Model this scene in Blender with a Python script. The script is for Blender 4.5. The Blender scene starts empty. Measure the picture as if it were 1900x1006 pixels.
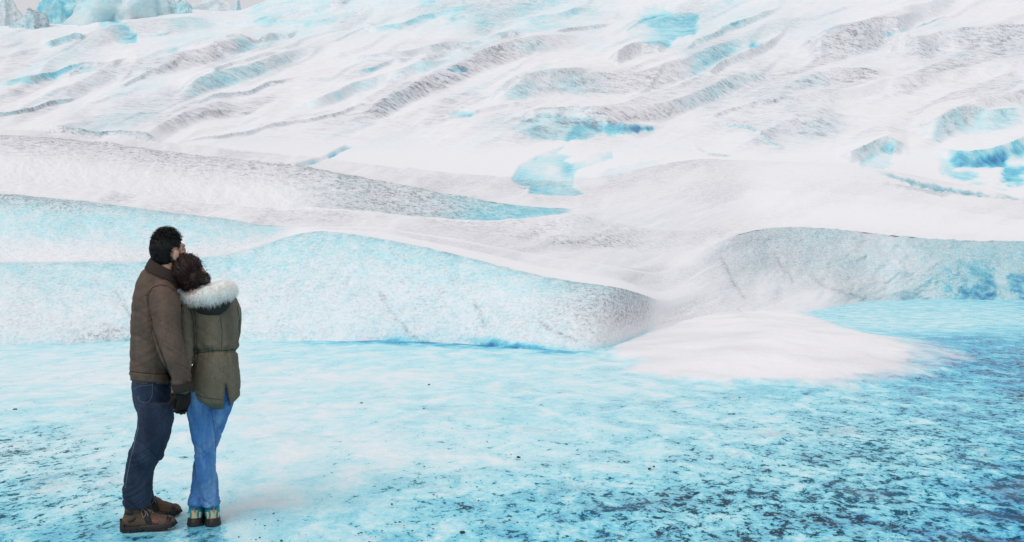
import bpy, bmesh, math, random
import numpy as np
from mathutils import Vector, Matrix, noise as mnoise
from mathutils.bvhtree import BVHTree

R = math.radians
random.seed(7)
RNG = np.random.default_rng(11)
S = bpy.context.scene
C = S.collection

# ------------------------------------------------------------------ camera
F, U0, VH, H = 1700.0, 950.0, 488.0, 1.62      # focal length and horizon in photo pixels, eye height in metres
cam_d = bpy.data.cameras.new('camera')
cam = bpy.data.objects.new('camera', cam_d)
C.objects.link(cam)
cam.location = (0, 0, H)
cam.rotation_euler = (R(90), 0, 0)
cam_d.sensor_width = 36.0
cam_d.lens = F / 1900.0 * 36.0
cam_d.shift_y = -(503.0 - VH) / 1900.0
cam_d.clip_start = 0.05
cam_d.clip_end = 5000
S.camera = cam

# ------------------------------------------------------------------ light
SUN_EL, SUN_AZ = 50.0, 212.0                   # veiled sun behind the camera, to the left
w = bpy.data.worlds.new('World')
S.world = w
w.use_nodes = True
nt = w.node_tree
bg = nt.nodes['Background']
sky = nt.nodes.new('ShaderNodeTexSky')
sky.sky_type = 'NISHITA'
sky.sun_disc = False
sky.sun_elevation = R(SUN_EL)
sky.sun_rotation = R(SUN_AZ)
sky.altitude = 900
sky.air_density = 1.0
sky.dust_density = 3.0
hs = nt.nodes.new('ShaderNodeHueSaturation')   # overcast: the cloud layer takes the blue out
hs.inputs['Saturation'].default_value = 0.10
gm = nt.nodes.new('ShaderNodeGamma')           # and evens the brightness out
gm.inputs['Gamma'].default_value = 0.15
mxw = nt.nodes.new('ShaderNodeMix'); mxw.data_type = 'RGBA'; mxw.blend_type = 'MULTIPLY'
mxw.inputs[0].default_value = 1.0
mxw.inputs[7].default_value = (1.80, 1.77, 1.84, 1)
nt.links.new(sky.outputs[0], hs.inputs['Color'])
nt.links.new(hs.outputs[0], gm.inputs['Color'])
nt.links.new(gm.outputs[0], mxw.inputs[6])
nt.links.new(mxw.outputs[2], bg.inputs['Color'])
bg.inputs['Strength'].default_value = 0.15

sun_d = bpy.data.lights.new('sun', 'SUN')
sun_d.energy = 0.7
sun_d.angle = R(40)
sun_d.color = (1.0, 0.97, 0.93)
sun = bpy.data.objects.new('sun', sun_d)
C.objects.link(sun)
az = R(SUN_AZ)
sdir = Vector((math.sin(az) * math.cos(R(SUN_EL)), math.cos(az) * math.cos(R(SUN_EL)), math.sin(R(SUN_EL))))
sun.rotation_euler = sdir.to_track_quat('Z', 'Y').to_euler()

S.view_settings.view_transform = 'Standard'
S.view_settings.look = 'None'
S.view_settings.gamma = 1.0
S.view_settings.exposure = 1.00
S.cycles.max_bounces = 6
S.cycles.diffuse_bounces = 4

# ------------------------------------------------------------------ small helpers
def P(u, v, d):
    """photo pixel (u, v) at distance d in front of the camera -> place in the world"""
    return Vector(((u - U0) / F * d, d, H - (v - VH) * d / F))

def gd(v, z=0.0):
    """distance at which something z metres high shows at row v"""
    return F * (H - z) / (v - VH)

def sstep(a, b, x):
    t = np.clip((x - a) / (b - a), 0, 1)
    return t * t * (3 - 2 * t)

def hash2(ix, iy, seed):
    h = (ix.astype(np.int64) * 374761393 + iy.astype(np.int64) * 668265263 + seed * 1442695041) & 0xFFFFFFFF
    h = ((h ^ (h >> 13)) * 1274126177) & 0xFFFFFFFF
    return ((h ^ (h >> 16)) & 0xFFFF) / 65535.0

def vnoise(x, y, seed=0):
    """smooth gradient-free lattice noise, -1..1"""
    ix, iy = np.floor(x), np.floor(y)
    fx, fy = x - ix, y - iy
    fx = fx * fx * fx * (fx * (fx * 6 - 15) + 10)
    fy = fy * fy * fy * (fy * (fy * 6 - 15) + 10)
    a, b = hash2(ix, iy, seed), hash2(ix + 1, iy, seed)
    c, d = hash2(ix, iy + 1, seed), hash2(ix + 1, iy + 1, seed)
    return 2 * ((a * (1 - fx) + b * fx) * (1 - fy) + (c * (1 - fx) + d * fx) * fy) - 1

def fbm(x, y, seed=0, octs=4, gain=0.5):
    s = np.zeros_like(x); amp = 1.0; tot = 0
    for o in range(octs):
        ca, sa = math.cos(0.6 * o), math.sin(0.6 * o)
        s += amp * vnoise((x * ca - y * sa) * 2 ** o + 17.3 * o, (x * sa + y * ca) * 2 ** o - 9.1 * o, seed + o)
        tot += amp; amp *= gain
    return s / tot

def gsmooth(a, sig):
    if sig <= 0: return a
    n = int(sig * 3); k = np.exp(-0.5 * (np.arange(-n, n + 1) / sig) ** 2); k /= k.sum()
    return np.convolve(np.pad(a, n, mode='edge'), k, mode='valid')

def poly_sd(px, py, poly):
    """signed distance to a polygon, positive inside"""
    d2 = np.full(px.shape, 1e18); inside = np.zeros(px.shape, bool)
    n = len(poly)
    for i in range(n):
        ax, ay = poly[i]; bx, by = poly[(i + 1) % n]
        ex, ey = bx - ax, by - ay
        t = np.clip(((px - ax) * ex + (py - ay) * ey) / (ex * ex + ey * ey + 1e-12), 0, 1)
        d2 = np.minimum(d2, (px - ax - t * ex) ** 2 + (py - ay - t * ey) ** 2)
        c = ((ay > py) != (by > py)) & (px < (bx - ax) * (py - ay) / (by - ay + 1e-12) + ax)
        inside ^= c
    return np.sqrt(d2) * np.where(inside, 1, -1)

def grid_object(name, X, Y, Z, attr, mat, r0=0, r1=None, normals=None):
    r1 = X.shape[0] if r1 is None else r1
    X, Y, Z, attr = X[r0:r1], Y[r0:r1], Z[r0:r1], attr[r0:r1]
    nr, nc = X.shape
    co = np.stack([X, Y, Z], -1).reshape(-1, 3).astype(np.float32)
    idx = np.arange(nr * nc).reshape(nr, nc)
    q = np.stack([idx[:-1, :-1], idx[:-1, 1:], idx[1:, 1:], idx[1:, :-1]], -1).reshape(-1, 4)
    me = bpy.data.meshes.new(name)
    me.vertices.add(len(co)); me.vertices.foreach_set('co', co.ravel())
    me.loops.add(q.size); me.loops.foreach_set('vertex_index', q.ravel().astype(np.int32))
    me.polygons.add(len(q))
    me.polygons.foreach_set('loop_start', np.arange(0, q.size, 4, dtype=np.int32))
    me.polygons.foreach_set('use_smooth', np.ones(len(q), bool))
    me.update(calc_edges=True)
    a = me.color_attributes.new('ice', 'FLOAT_COLOR', 'POINT')
    a.data.foreach_set('color', attr.reshape(-1, 4).astype(np.float32).ravel())
    if normals is not None:
        me.normals_split_custom_set_from_vertices(normals[r0:r1].reshape(-1, 3).tolist())
    me.materials.append(mat)
    o = bpy.data.objects.new(name, me); C.objects.link(o)
    o['kind'] = 'structure'
    return o

def grid_normals(X, Y, Z):
    Pn = np.stack([X, Y, Z], -1)
    n = np.cross(np.gradient(Pn, axis=1), np.gradient(Pn, axis=0))
    return n / (np.linalg.norm(n, axis=-1, keepdims=True) + 1e-12)

# ------------------------------------------------------------------ node helpers
class NT:
    def __init__(s, name):
        s.m = bpy.data.materials.new(name); s.m.use_nodes = True
        s.t = s.m.node_tree; s.b = s.t.nodes['Principled BSDF']
    def n(s, kind, **kw):
        nd = s.t.nodes.new(kind)
        for k, v in kw.items(): setattr(nd, k, v)
        return nd
    def l(s, a, b): s.t.links.new(a, b)
    def val(s, inp, v):
        if hasattr(v, 'is_output'): s.l(v, inp)
        else: inp.default_value = v
    def math(s, op, a, b=0.0, clamp=False):
        nd = s.n('ShaderNodeMath', operation=op, use_clamp=clamp)
        s.val(nd.inputs[0], a); s.val(nd.inputs[1], b); return nd.outputs[0]
    def rng(s, x, a, b, c=0.0, d=1.0, smooth=True):
        nd = s.n('ShaderNodeMapRange', interpolation_type='SMOOTHSTEP' if smooth else 'LINEAR', clamp=True)
        for i, v in enumerate((x, a, b, c, d)): s.val(nd.inputs[i], v)
        return nd.outputs[0]
    def mix(s, f, a, b, blend='MIX'):
        nd = s.n('ShaderNodeMix', data_type='RGBA', blend_type=blend)
        s.val(nd.inputs[0], f)
        for i, v in ((6, a), (7, b)):
            if hasattr(v, 'is_output'): s.l(v, nd.inputs[i])
            else: nd.inputs[i].default_value = (*v[:3], 1)
        return nd.outputs[2]
    def coord(s, scale=(1, 1, 1), rot=(0, 0, 0), obj=True):
        tc = s.n('ShaderNodeTexCoord'); mp = s.n('ShaderNodeMapping')
        mp.inputs['Scale'].default_value = scale; mp.inputs['Rotation'].default_value = rot
        s.l(tc.outputs['Object'], mp.inputs['Vector']); return mp.outputs[0]
    def noise(s, vec, scale, detail=4, rough=0.55, dist=0.0):
        nd = s.n('ShaderNodeTexNoise'); s.l(vec, nd.inputs['Vector'])
        nd.inputs['Scale'].default_value = scale; nd.inputs['Detail'].default_value = detail
        nd.inputs['Roughness'].default_value = rough; nd.inputs['Distortion'].default_value = dist
        return nd.outputs['Fac']
    def ramp(s, f, stops):
        nd = s.n('ShaderNodeValToRGB'); e = nd.color_ramp.elements
        e[0].position, e[0].color = stops[0][0], (*stops[0][1], 1)
        e[1].position, e[1].color = stops[-1][0], (*stops[-1][1], 1)
        for p, c in stops[1:-1]:
            k = e.new(p); k.color = (*c, 1)
        s.val(nd.inputs[0], f); return nd.outputs[0]
    def bump(s, h, strength, dist, prev=None):
        nd = s.n('ShaderNodeBump'); nd.inputs['Strength'].default_value = strength
        nd.inputs['Distance'].default_value = dist; s.l(h, nd.inputs['Height'])
        if prev is not None: s.l(prev, nd.inputs['Normal'])
        return nd.outputs[0]
    def out(s, col, rough=0.6, nrm=None, spec=0.3):
        s.val(s.b.inputs['Base Color'], col if hasattr(col, 'is_output') else (*col, 1))
        s.val(s.b.inputs['Roughness'], rough); s.val(s.b.inputs['Specular IOR Level'], spec)
        if nrm is not None: s.l(nrm, s.b.inputs['Normal'])
        return s.m

ICE_RAMP = [(0.0, (.86, .85, .875)), (.15, (.74, .83, .865)), (.3, (.50, .80, .86)), (.5, (.20, .65, .785)),
            (.7, (.085, .43, .66)), (.85, (.025, .25, .50)), (1.0, (.008, .10, .27))]

def ice_material(name, sc, grit=1.75, grime_shade=(.235, .232, .275)):
    """weathered glacier ice: attribute 'ice' = (how blue, how grey from dirt and painted shade, how knobbly, grit along an edge)"""
    k = NT(name)
    at = k.n('ShaderNodeAttribute', attribute_name='ice')
    sep = k.n('ShaderNodeSeparateColor'); k.l(at.outputs['Color'], sep.inputs[0])
    blue, dirt_shade, rough, edge = sep.outputs[0], sep.outputs[1], sep.outputs[2], at.outputs['Alpha']
    v = k.coord()
    n1 = k.noise(v, 0.9 * sc, 6, .6)
    n2 = k.noise(v, 4.0 * sc, 6, .65)
    n3 = k.noise(v, 15 * sc, 5, .78)
    sv = k.coord((1, 1, 3.5))
    n4 = k.noise(sv, 1.6 * sc, 5, .6, 1.0)
    # blue varies in cloudy patches
    b = k.math('MULTIPLY', blue, k.rng(n1, .3, .7, .72, 1.25))
    b = k.math('ADD', b, k.math('MULTIPLY', k.math('SUBTRACT', n2, .5), k.math('MULTIPLY', blue, .9)))
    b = k.math('ADD', b, k.math('MULTIPLY', k.math('SUBTRACT', n3, .5), k.math('MULTIPLY', blue, .6)), True)
    col = k.ramp(b, ICE_RAMP)
    # grit: fine dark flecks whose number follows the dirt value
    f1 = k.rng(k.math('ADD', n3, k.math('MULTIPLY', k.math('SUBTRACT', n2, .5), .8)), .43, .69)
    dm = k.math('MULTIPLY', dirt_shade, k.rng(n4, .3, .65, .35, 1.35))
    dm = k.math('MULTIPLY', dm, k.math('ADD', .38, k.math('MULTIPLY', f1, grit)), True)
    col = k.mix(dm, col, grime_shade)
    f2 = k.rng(k.math('ADD', n3, k.math('MULTIPLY', k.math('SUBTRACT', n1, .5), .6)), .50, .62)
    col = k.mix(k.math('MULTIPLY', k.math('MULTIPLY', edge, f2), .85, True), col, (.15, .15, .18))
    # faint stray flecks everywhere
    n5 = k.noise(v, 9 * sc, 3, .5)
    col = k.mix(k.math('MULTIPLY', k.rng(n5, .69, .74), k.rng(n1, .5, .65, 0, .55)), col, (.22, .21, .24))
    h = k.math('ADD', k.math('MULTIPLY', n2, 1.0), k.math('MULTIPLY', n3, .35))
    bst = k.n('ShaderNodeBump'); bst.inputs['Distance'].default_value = .22 / sc
    k.l(k.math('ADD', .16, k.math('MULTIPLY', rough, .55)), bst.inputs['Strength']); k.l(h, bst.inputs['Height'])
    return k.out(col, .62, bst.outputs[0], .22)

M = {}
M['bank'] = ice_material('bank_ice', 3.9, 1.35)
M['field'] = ice_material('snowfield_ice', 1.5)
M['slope'] = ice_material('glacier_ice', 0.14, 1.2, (.26, .26, .315))

# ------------------------------------------------------------------ terrain: glacier height field
# Rows run away from the camera; each guide row gives (column, row shown, distance).
Q = F / 1350.0
def L(*pts): return pts
K = [None] * 16
K[1] = dict(v=L((0,640),(250,634),(440,632),(700,633),(850,638),(1000,648),(1100,654),(1160,632),(1228,592),(1300,586),(1400,592),(1500,582),(1600,560),(1700,556),(1900,557)),
            d=L((0,14.4),(250,14.98),(440,15.19),(700,15.08),(850,14.58),(1000,13.67),(1100,13.2),(1160,14.6),(1228,17.4),(1300,20),(1400,21),(1500,23.3),(1600,30.4),(1700,32.2),(1900,31.7)))
K[2] = dict(v=L((0,488),(150,488),(300,486),(380,480),(470,465),(540,434),(590,426),(700,441),(830,467),(940,497),(1050,521),(1130,530),(1190,541),(1228,570),(1300,535),(1400,515),(1500,508),(1600,505),(1900,503)),
            d=L((0,16.2),(300,16.4),(540,16.9),(700,16.7),(940,15.7),(1130,14.9),(1190,16),(1228,18.2),(1300,22.5),(1400,27),(1500,30),(1600,32),(1900,33.6)))
K[3] = dict(v=L((0,486),(300,484),(380,478),(470,463),(540,431),(590,422),(700,432),(830,455),(940,482),(1050,505),(1130,514),(1190,528),(1228,565),(1300,502),(1400,466),(1500,459),(1600,462),(1900,470)),
            d=L((0,16.75),(300,16.95),(540,17.4),(700,18.2),(940,17.2),(1130,16.5),(1190,18),(1228,20),(1300,25.5),(1400,31),(1500,32.3),(1600,33.2),(1900,35)))
K[4] = dict(v=L((0,359),(100,368),(200,378),(400,404),(500,419),(560,421),(700,421),(850,443),(1000,474),(1130,492),(1228,510),(1290,470),(1340,445),(1400,426),(1450,420),(1550,425),(1650,437),(1750,445),(1900,448)),
            d=L((0,18.3),(400,18.8),(560,19.6),(700,20.2),(1000,20),(1130,20.5),(1228,24),(1300,28.5),(1400,33.5),(1500,34),(1900,36.2)))
K[5] = dict(v=L((0,363),(200,382),(400,407),(500,416),(560,412),(700,410),(850,424),(1000,446),(1130,464),(1228,474),(1290,464),(1340,446),(1400,431),(1450,426),(1550,431),(1650,443),(1750,451),(1900,455)),
            d=L((0,20.2),(400,20.6),(700,22),(1000,23),(1228,27),(1300,31.5),(1400,37),(1900,40)))
K[6] = dict(v=L((0,333),(200,352),(400,378),(500,384),(640,389),(700,395),(760,402),(880,410),(950,408),(1030,399),(1065,393),(1130,412),(1228,430),(1300,430),(1400,418),(1500,415),(1600,422),(1900,442)),
            d=L((0,23),(640,24.5),(1065,27),(1228,31),(1300,35.5),(1400,42),(1900,45)))
K[7] = dict(v=L((0,250),(150,259),(300,279),(450,296),(560,308),(650,325),(760,345),(870,367),(960,382),(1065,389),(1130,382),(1228,372),(1300,362),(1400,356),(1500,355),(1600,361),(1900,408)),
            d=L((0,28),(560,27.5),(900,27.6),(1065,29),(1228,39),(1400,51),(1900,51)))
K[8] = dict(v=L((0,254),(150,263),(300,283),(450,299),(560,309),(650,327),(760,346),(870,364),(960,374),(1065,376),(1130,362),(1228,347),(1300,333),(1400,327),(1500,328),(1600,336),(1900,388)),
            d=L((0,32),(560,31),(900,32),(1065,34),(1228,44),(1400,56),(1900,57)))
K[9] = dict(v=L((0,240),(150,250),(300,264),(560,290),(800,318),(1065,335),(1130,327),(1200,308),(1300,293),(1400,298),(1500,301),(1600,309),(1700,325),(1800,346),(1900,369)),
            d=L((0,44),(560,48),(1065,50),(1200,56),(1300,62),(1900,66)))
K[10] = dict(v=L((0,226),(300,247),(560,264),(800,280),(1065,292),(1200,292),(1300,292),(1400,301),(1500,304),(1600,312),(1700,328),(1800,349),(1900,372)),
             d=L((0,58),(560,62),(1065,66),(1300,72),(1900,76)))
K[11] = dict(v=L((0,192),(500,208),(950,215),(1300,246),(1600,262),(1900,296)), d=L((0,95),(1900,100)))
K[12] = dict(v=L((0,115),(950,105),(1900,130)), d=L((0,180),(1900,185)))
K[13] = dict(v=L((0,72),(300,66),(450,58),(950,25),(1900,20)), d=L((0,290),(1900,300)))
K[14] = dict(v=L((-200,56),(0,58),(100,48),(300,42),(350,42),(450,40),(490,20),(530,-2),(600,-34),(900,-70),(1900,-80)), d=L((0,400),(1900,420)))
NC = 960
tt = np.linspace(-1, 1, NC)
UU = np.where(np.abs(tt) < .86, tt / .86 * 990, np.sign(tt) * (990 + (np.abs(tt) - .86) / .14 * 1900)) + 950.0
uf = np.arange(-300, 2201, 4.0)
SM = {1: 7, 2: 7, 4: 5, 6: 5, 7: 5, 9: 6, 14: 3}
D, Z = [], []
for i in range(1, 15):
    g = K[i]; sg = SM.get(i, 9)
    vv = gsmooth(np.interp(uf, *zip(*g['v'])), sg); dd = gsmooth(np.interp(uf, *zip(*g['d'])), max(sg, 6)) * Q
    vv, dd = np.interp(UU, uf, vv), np.interp(UU, uf, dd)
    D.append(dd); Z.append(H - (vv - VH) * dd / F)
D.insert(0, D[0] - .9); Z.insert(0, np.full(NC, -.30))
kk_ = sstep(1120, 1235, UU); Z[1] = np.minimum(Z[1], .02) * (1 - kk_) + Z[1] * kk_ - .03
D.append(D[-1] * 1.7); Z.append(Z[-1] * .8)
D, Z = np.array(D), np.array(Z)
sec = np.diff(Z, axis=0) / np.diff(D, axis=0)
mi, mo = np.zeros_like(Z), np.zeros_like(Z)
for i in range(len(Z)):
    a = sec[max(i - 1, 0)]; b = sec[min(i, len(sec) - 1)]
    same = a * b > 0
    hm = np.where(same, 2 * a * b / np.where(same, a + b, 1), 0)
    mi[i] = mo[i] = hm
def sharp(i, ka, kb, mask):
    mi[i] = mask * ka * sec[i - 1] + (1 - mask) * mi[i]; mo[i] = mask * kb * sec[i] + (1 - mask) * mo[i]
sharp(2, .55, .8, 1 - sstep(1170, 1226, UU)); sharp(4, .6, .65, 1 - sstep(470, 570, UU) + sstep(1290, 1420, UU)); sharp(7, .7, .7, 1 - sstep(960, 1070, UU)); sharp(1, 1, 1.25, np.ones(NC))
ROWS = [8, 105, 36, 95, 16, 34, 80, 20, 48, 26, 80, 120, 110, 70, 8]
dl, zl, st, tl = [], [], [], []
for i, n in enumerate(ROWS):
    last = i == len(ROWS) - 1
    for j in range(n + (1 if last else 0)):
        t = j / n; hh = D[i + 1] - D[i]
        h00, h10, h01, h11 = 2*t**3-3*t*t+1, t**3-2*t*t+t, -2*t**3+3*t*t, t**3-t*t
        zl.append(h00 * Z[i] + h10 * hh * mo[i] + h01 * Z[i + 1] + h11 * hh * mi[i + 1])
        dl.append(D[i] + t * hh); st.append(i); tl.append(t)
DG, ZG = np.array(dl), np.array(zl)
st, tl = np.array(st)[:, None], np.array(tl)[:, None]
NR = len(DG)
UG = np.broadcast_to(UU, DG.shape)
VB = VH - (ZG - H) * F / DG                                   # where the bare surface shows
PX = DG / F                                                   # metres per photo pixel there
BL, DT, RG, ED = (np.zeros_like(DG) for _ in range(4))
BL += .035
def strip(i): return (st == i)
def band(a, b, f=40):                                         # soft column window
    return sstep(a - f, a + f, UG) * (1 - sstep(b - f, b + f, UG))
ROWI = np.arange(NR)[:, None]
nA = fbm(UG / 90, VB / 60, 3, 4); nB = fbm(UG / 30, VB / 26, 5, 4); nS = fbm(UG / 160, VB / 30, 9, 3)

# near bank: the long blue wall
left = 1 - sstep(1190, 1228, UG)
m = strip(1) * left
BL += m * (.125 + .115 * sstep(.35, .95, tl) + .035 * nA); RG += m * .35; DT += m * (.14 + .07 * nB + .05 * nA)
DT += m * (.05 + .42 * sstep(960, 1190, UG) * sstep(.1, .5, tl) + .30 * band(130, 260, 50) * (1 - sstep(.05, .25, tl)) + .06 * sstep(.7, 1, tl))
BL -= m * .10 * sstep(1020, 1200, UG)
und = (1 - sstep(.015, .10 + .05 * nA, tl)) * m
BL += und * (.18 + .40 * band(520, 1010, 60)) * sstep(-.6, .3, nS)
m0 = strip(0) * left; BL += m0 * (.4 + .3 * band(560, 1010, 60))
m = strip(2) * (1 - sstep(480, 560, UG)); DT += m * .22; BL += m * .16
ED += strip(1) * left * sstep(.90, .985, tl) * (.32 + .25 * band(540, 1200)) + strip(2) * left * (1 - sstep(0, .12, tl)) * .4
m = strip(3) * (1 - sstep(500, 560, UG) * 1.0)
BL += m * (.04 + .17 * sstep(.12, .62, tl) + .06 * nA); RG += m * .4
DT += m * (.16 + .34 * sstep(.62, .97, tl) * (1 - sstep(60, 330, UG)) + .12 * sstep(.7, .97, tl) + .05 * nA)
ED += m * sstep(.86, .97, tl) * .55
# right bank: rough grey-blue face
rt = sstep(1270, 1420, UG)
fa = np.where(st == 1, tl * .34, np.where(st == 2, .34 + tl * .28, np.where(st == 3, .62 + tl * .38, 0))) * (st >= 1) * (st <= 3)
up = sstep(.02, .55, .16 * fbm(UG / 14 + VB / 30, VB / 22, 151, 3) + .06 * nA + fa + .55 * sstep(1500, 1640, UG)) * (st >= 1) * (st <= 3)
m = rt * up
DT += m * (.40 + .10 * nA) * (1 - .45 * band(1620, 1690, 40)); BL += m * (.16 + .10 * nA + .12 * sstep(1640, 1760, UG)); RG += m * 1.0
BL += m * .42 * sstep(1690, 1760, UG) * (1 - sstep(.08, .5 + .2 * nB, fa)) * sstep(-.25, .35, nB)
ED += rt * strip(3) * sstep(.80, .95, tl) * .35
DT += (strip(1) + strip(2) + strip(3)) * band(1215, 1480, 60) * .05 * (1 + nS)
DT += (strip(3) + strip(4) + strip(5)) * band(900, 1260, 70) * .10 * (1 + 1.3 * nS)
DT += (strip(4) + strip(5)) * .03
# second ridge: grey crest with a blue tail
m = strip(6) * (1 - sstep(1040, 1072, UG))
lt = 1 - sstep(520, 660, UG)
DT += m * (lt * .42 * sstep(.30, .95, tl) + (1 - lt) * (.46 - .26 * sstep(780, 960, UG)) * sstep(.0, .06, tl)) * (1 + .25 * nA)
BL += m * ((1 - lt) * (.10 + .26 * sstep(740, 960, UG)) * sstep(0, .05, tl)); RG += m * .55
ED += m * sstep(.84, .97, tl) * .75
DT += (strip(7) + strip(8)) * .05 * (1 + nS)
DT += strip(7) * (1 - sstep(200, 500, UG)) * .2

mid = ((st >= 3) & (st <= 8)) * (1 - strip(6) * (1 - sstep(1000, 1100, UG))) + (strip(1) + strip(2)) * band(1230, 1560, 30)
md_ = (UG * .95 - VB * .30) / 170; mc_ = (UG * .30 + VB * .95) / 34
fold_ = fbm(md_ + .4 * nA, mc_ + .8 * nA, 121, 3); fold2 = fbm(md_ * 3.1, mc_ * 2.6, 123, 3)
soft = np.where(st == 3, sstep(0, .25, tl) * (1 - sstep(.75, 1, tl)) * sstep(545, 640, UG), 1.0) * (1 - rt * .6)
MIDZ = mid * soft * PX * (5.0 * fold_ + 2.0 * fold2)
DT += mid * soft * (.05 + .20 * np.clip(-fold_ * 2 + .1, 0, 1) + .14 * np.clip(fold2 * 2 - .2, 0, 1) * sstep(-.1, .4, nS))

for cr in ([(706,545),(716,566),(727,582),(736,592)], [(746,598),(757,616),(772,628),(795,640)], [(214,540),(226,560),(238,578),(243,590)],
           [(190,600),(205,606),(222,618)], [(300,600),(312,618),(330,628)], [(880,560),(892,580),(897,605)], [(1000,600),(1030,618),(1070,632)],
           [(1340,480),(1352,505),(1362,528),(1380,548)], [(1500,505),(1530,530),(1565,545),(1605,556)], [(1440,470),(1452,495),(1470,520)]):
    A_ = np.array(cr, float)
    cc = (UU > A_[:, 0].min() - 12) & (UU < A_[:, 0].max() + 12); rr = (st[:, 0] >= 1) & (st[:, 0] <= 3); ix = np.ix_(rr, cc)
    px_, py_ = UG[ix], VB[ix] + 5 * nB[ix]; best = np.full(px_.shape, 1e9)
    for (ax, ay), (bx, by) in zip(A_[:-1], A_[1:]):
        t_ = np.clip(((px_ - ax) * (bx - ax) + (py_ - ay) * (by - ay)) / ((bx - ax) ** 2 + (by - ay) ** 2), 0, 1)
        best = np.minimum(best, np.hypot(px_ - ax - t_ * (bx - ax), py_ - ay - t_ * (by - ay)))
    ED[ix] += .75 * np.exp(-(best / 1.5) ** 2); DT[ix] += .20 * np.exp(-(best / 5) ** 2)

# --- far slopes: broad uneven ice with diagonal ridges
far = sstep(0, 1, np.clip((VH - 196 - VB) / 64, 0, 1)) * (st >= 9)
al = UG * .94 - VB * .34; ac = UG * .34 + VB * .94
wob = 18 * fbm(UG / 140, VB / 90, 21, 2)
r1 = 1 - np.abs(vnoise(al / 270, (ac + wob) / 62, 31)) * 1.6
r2 = 1 - np.abs(vnoise(al / 90 + 40, (ac + .6 * wob) / 20, 37)) * 1.6
r3 = fbm(al / 40, ac / 11, 41, 3)
fade_l = 1 - .5 * (1 - sstep(440, 600, UG)) * sstep(70, 40, VB)
def dunes(per, warp, seed, la, thr):
    ph = (ac + warp * fbm(al / (per * 5), ac / (per * 2.4), seed, 3)) / per
    sf = ph - np.floor(ph); k0 = np.floor(ph)
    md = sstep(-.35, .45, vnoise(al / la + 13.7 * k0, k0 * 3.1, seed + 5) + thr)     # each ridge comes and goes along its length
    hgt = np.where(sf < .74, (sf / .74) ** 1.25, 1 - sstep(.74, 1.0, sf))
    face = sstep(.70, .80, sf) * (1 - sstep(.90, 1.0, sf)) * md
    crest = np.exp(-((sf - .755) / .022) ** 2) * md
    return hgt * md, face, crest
h1, f1_, c1 = dunes(78, 62, 201, 190, .10)
h2, f2_, c2 = dunes(27, 26, 211, 95, -.05)
DZ = far * fade_l * PX * (21 * h1 + 3.2 * h2 + 8 * r1 + 2.2 * r3)
tn = fbm(UG / 130, VB / 45, 221, 3); tb = fbm(UG / 170 + 5, VB / 60, 223, 3)
DT += far * (f1_ * (.26 + .26 * tn) + f2_ * (.07 + .10 * tn)).clip(0, 1)  # steep faces greyed: their shaded undersides are put into the colour
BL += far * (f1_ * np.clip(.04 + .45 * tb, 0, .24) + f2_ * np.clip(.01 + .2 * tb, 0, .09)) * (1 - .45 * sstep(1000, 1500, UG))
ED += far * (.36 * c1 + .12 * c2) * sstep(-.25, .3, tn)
crease = np.clip(-(vnoise(al / 120 + 9, (ac + wob) / 24, 57)), 0, 1)
DT += far * (.08 + .13 * sstep(.1, .8, nS) + .26 * sstep(.25, .8, crease))
BL += far * (.12 * sstep(.05, .7, fbm(al / 150, ac / 50, 63, 3)) + .09 * sstep(120, 0, VB) * sstep(1350, 900, UG))
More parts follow.
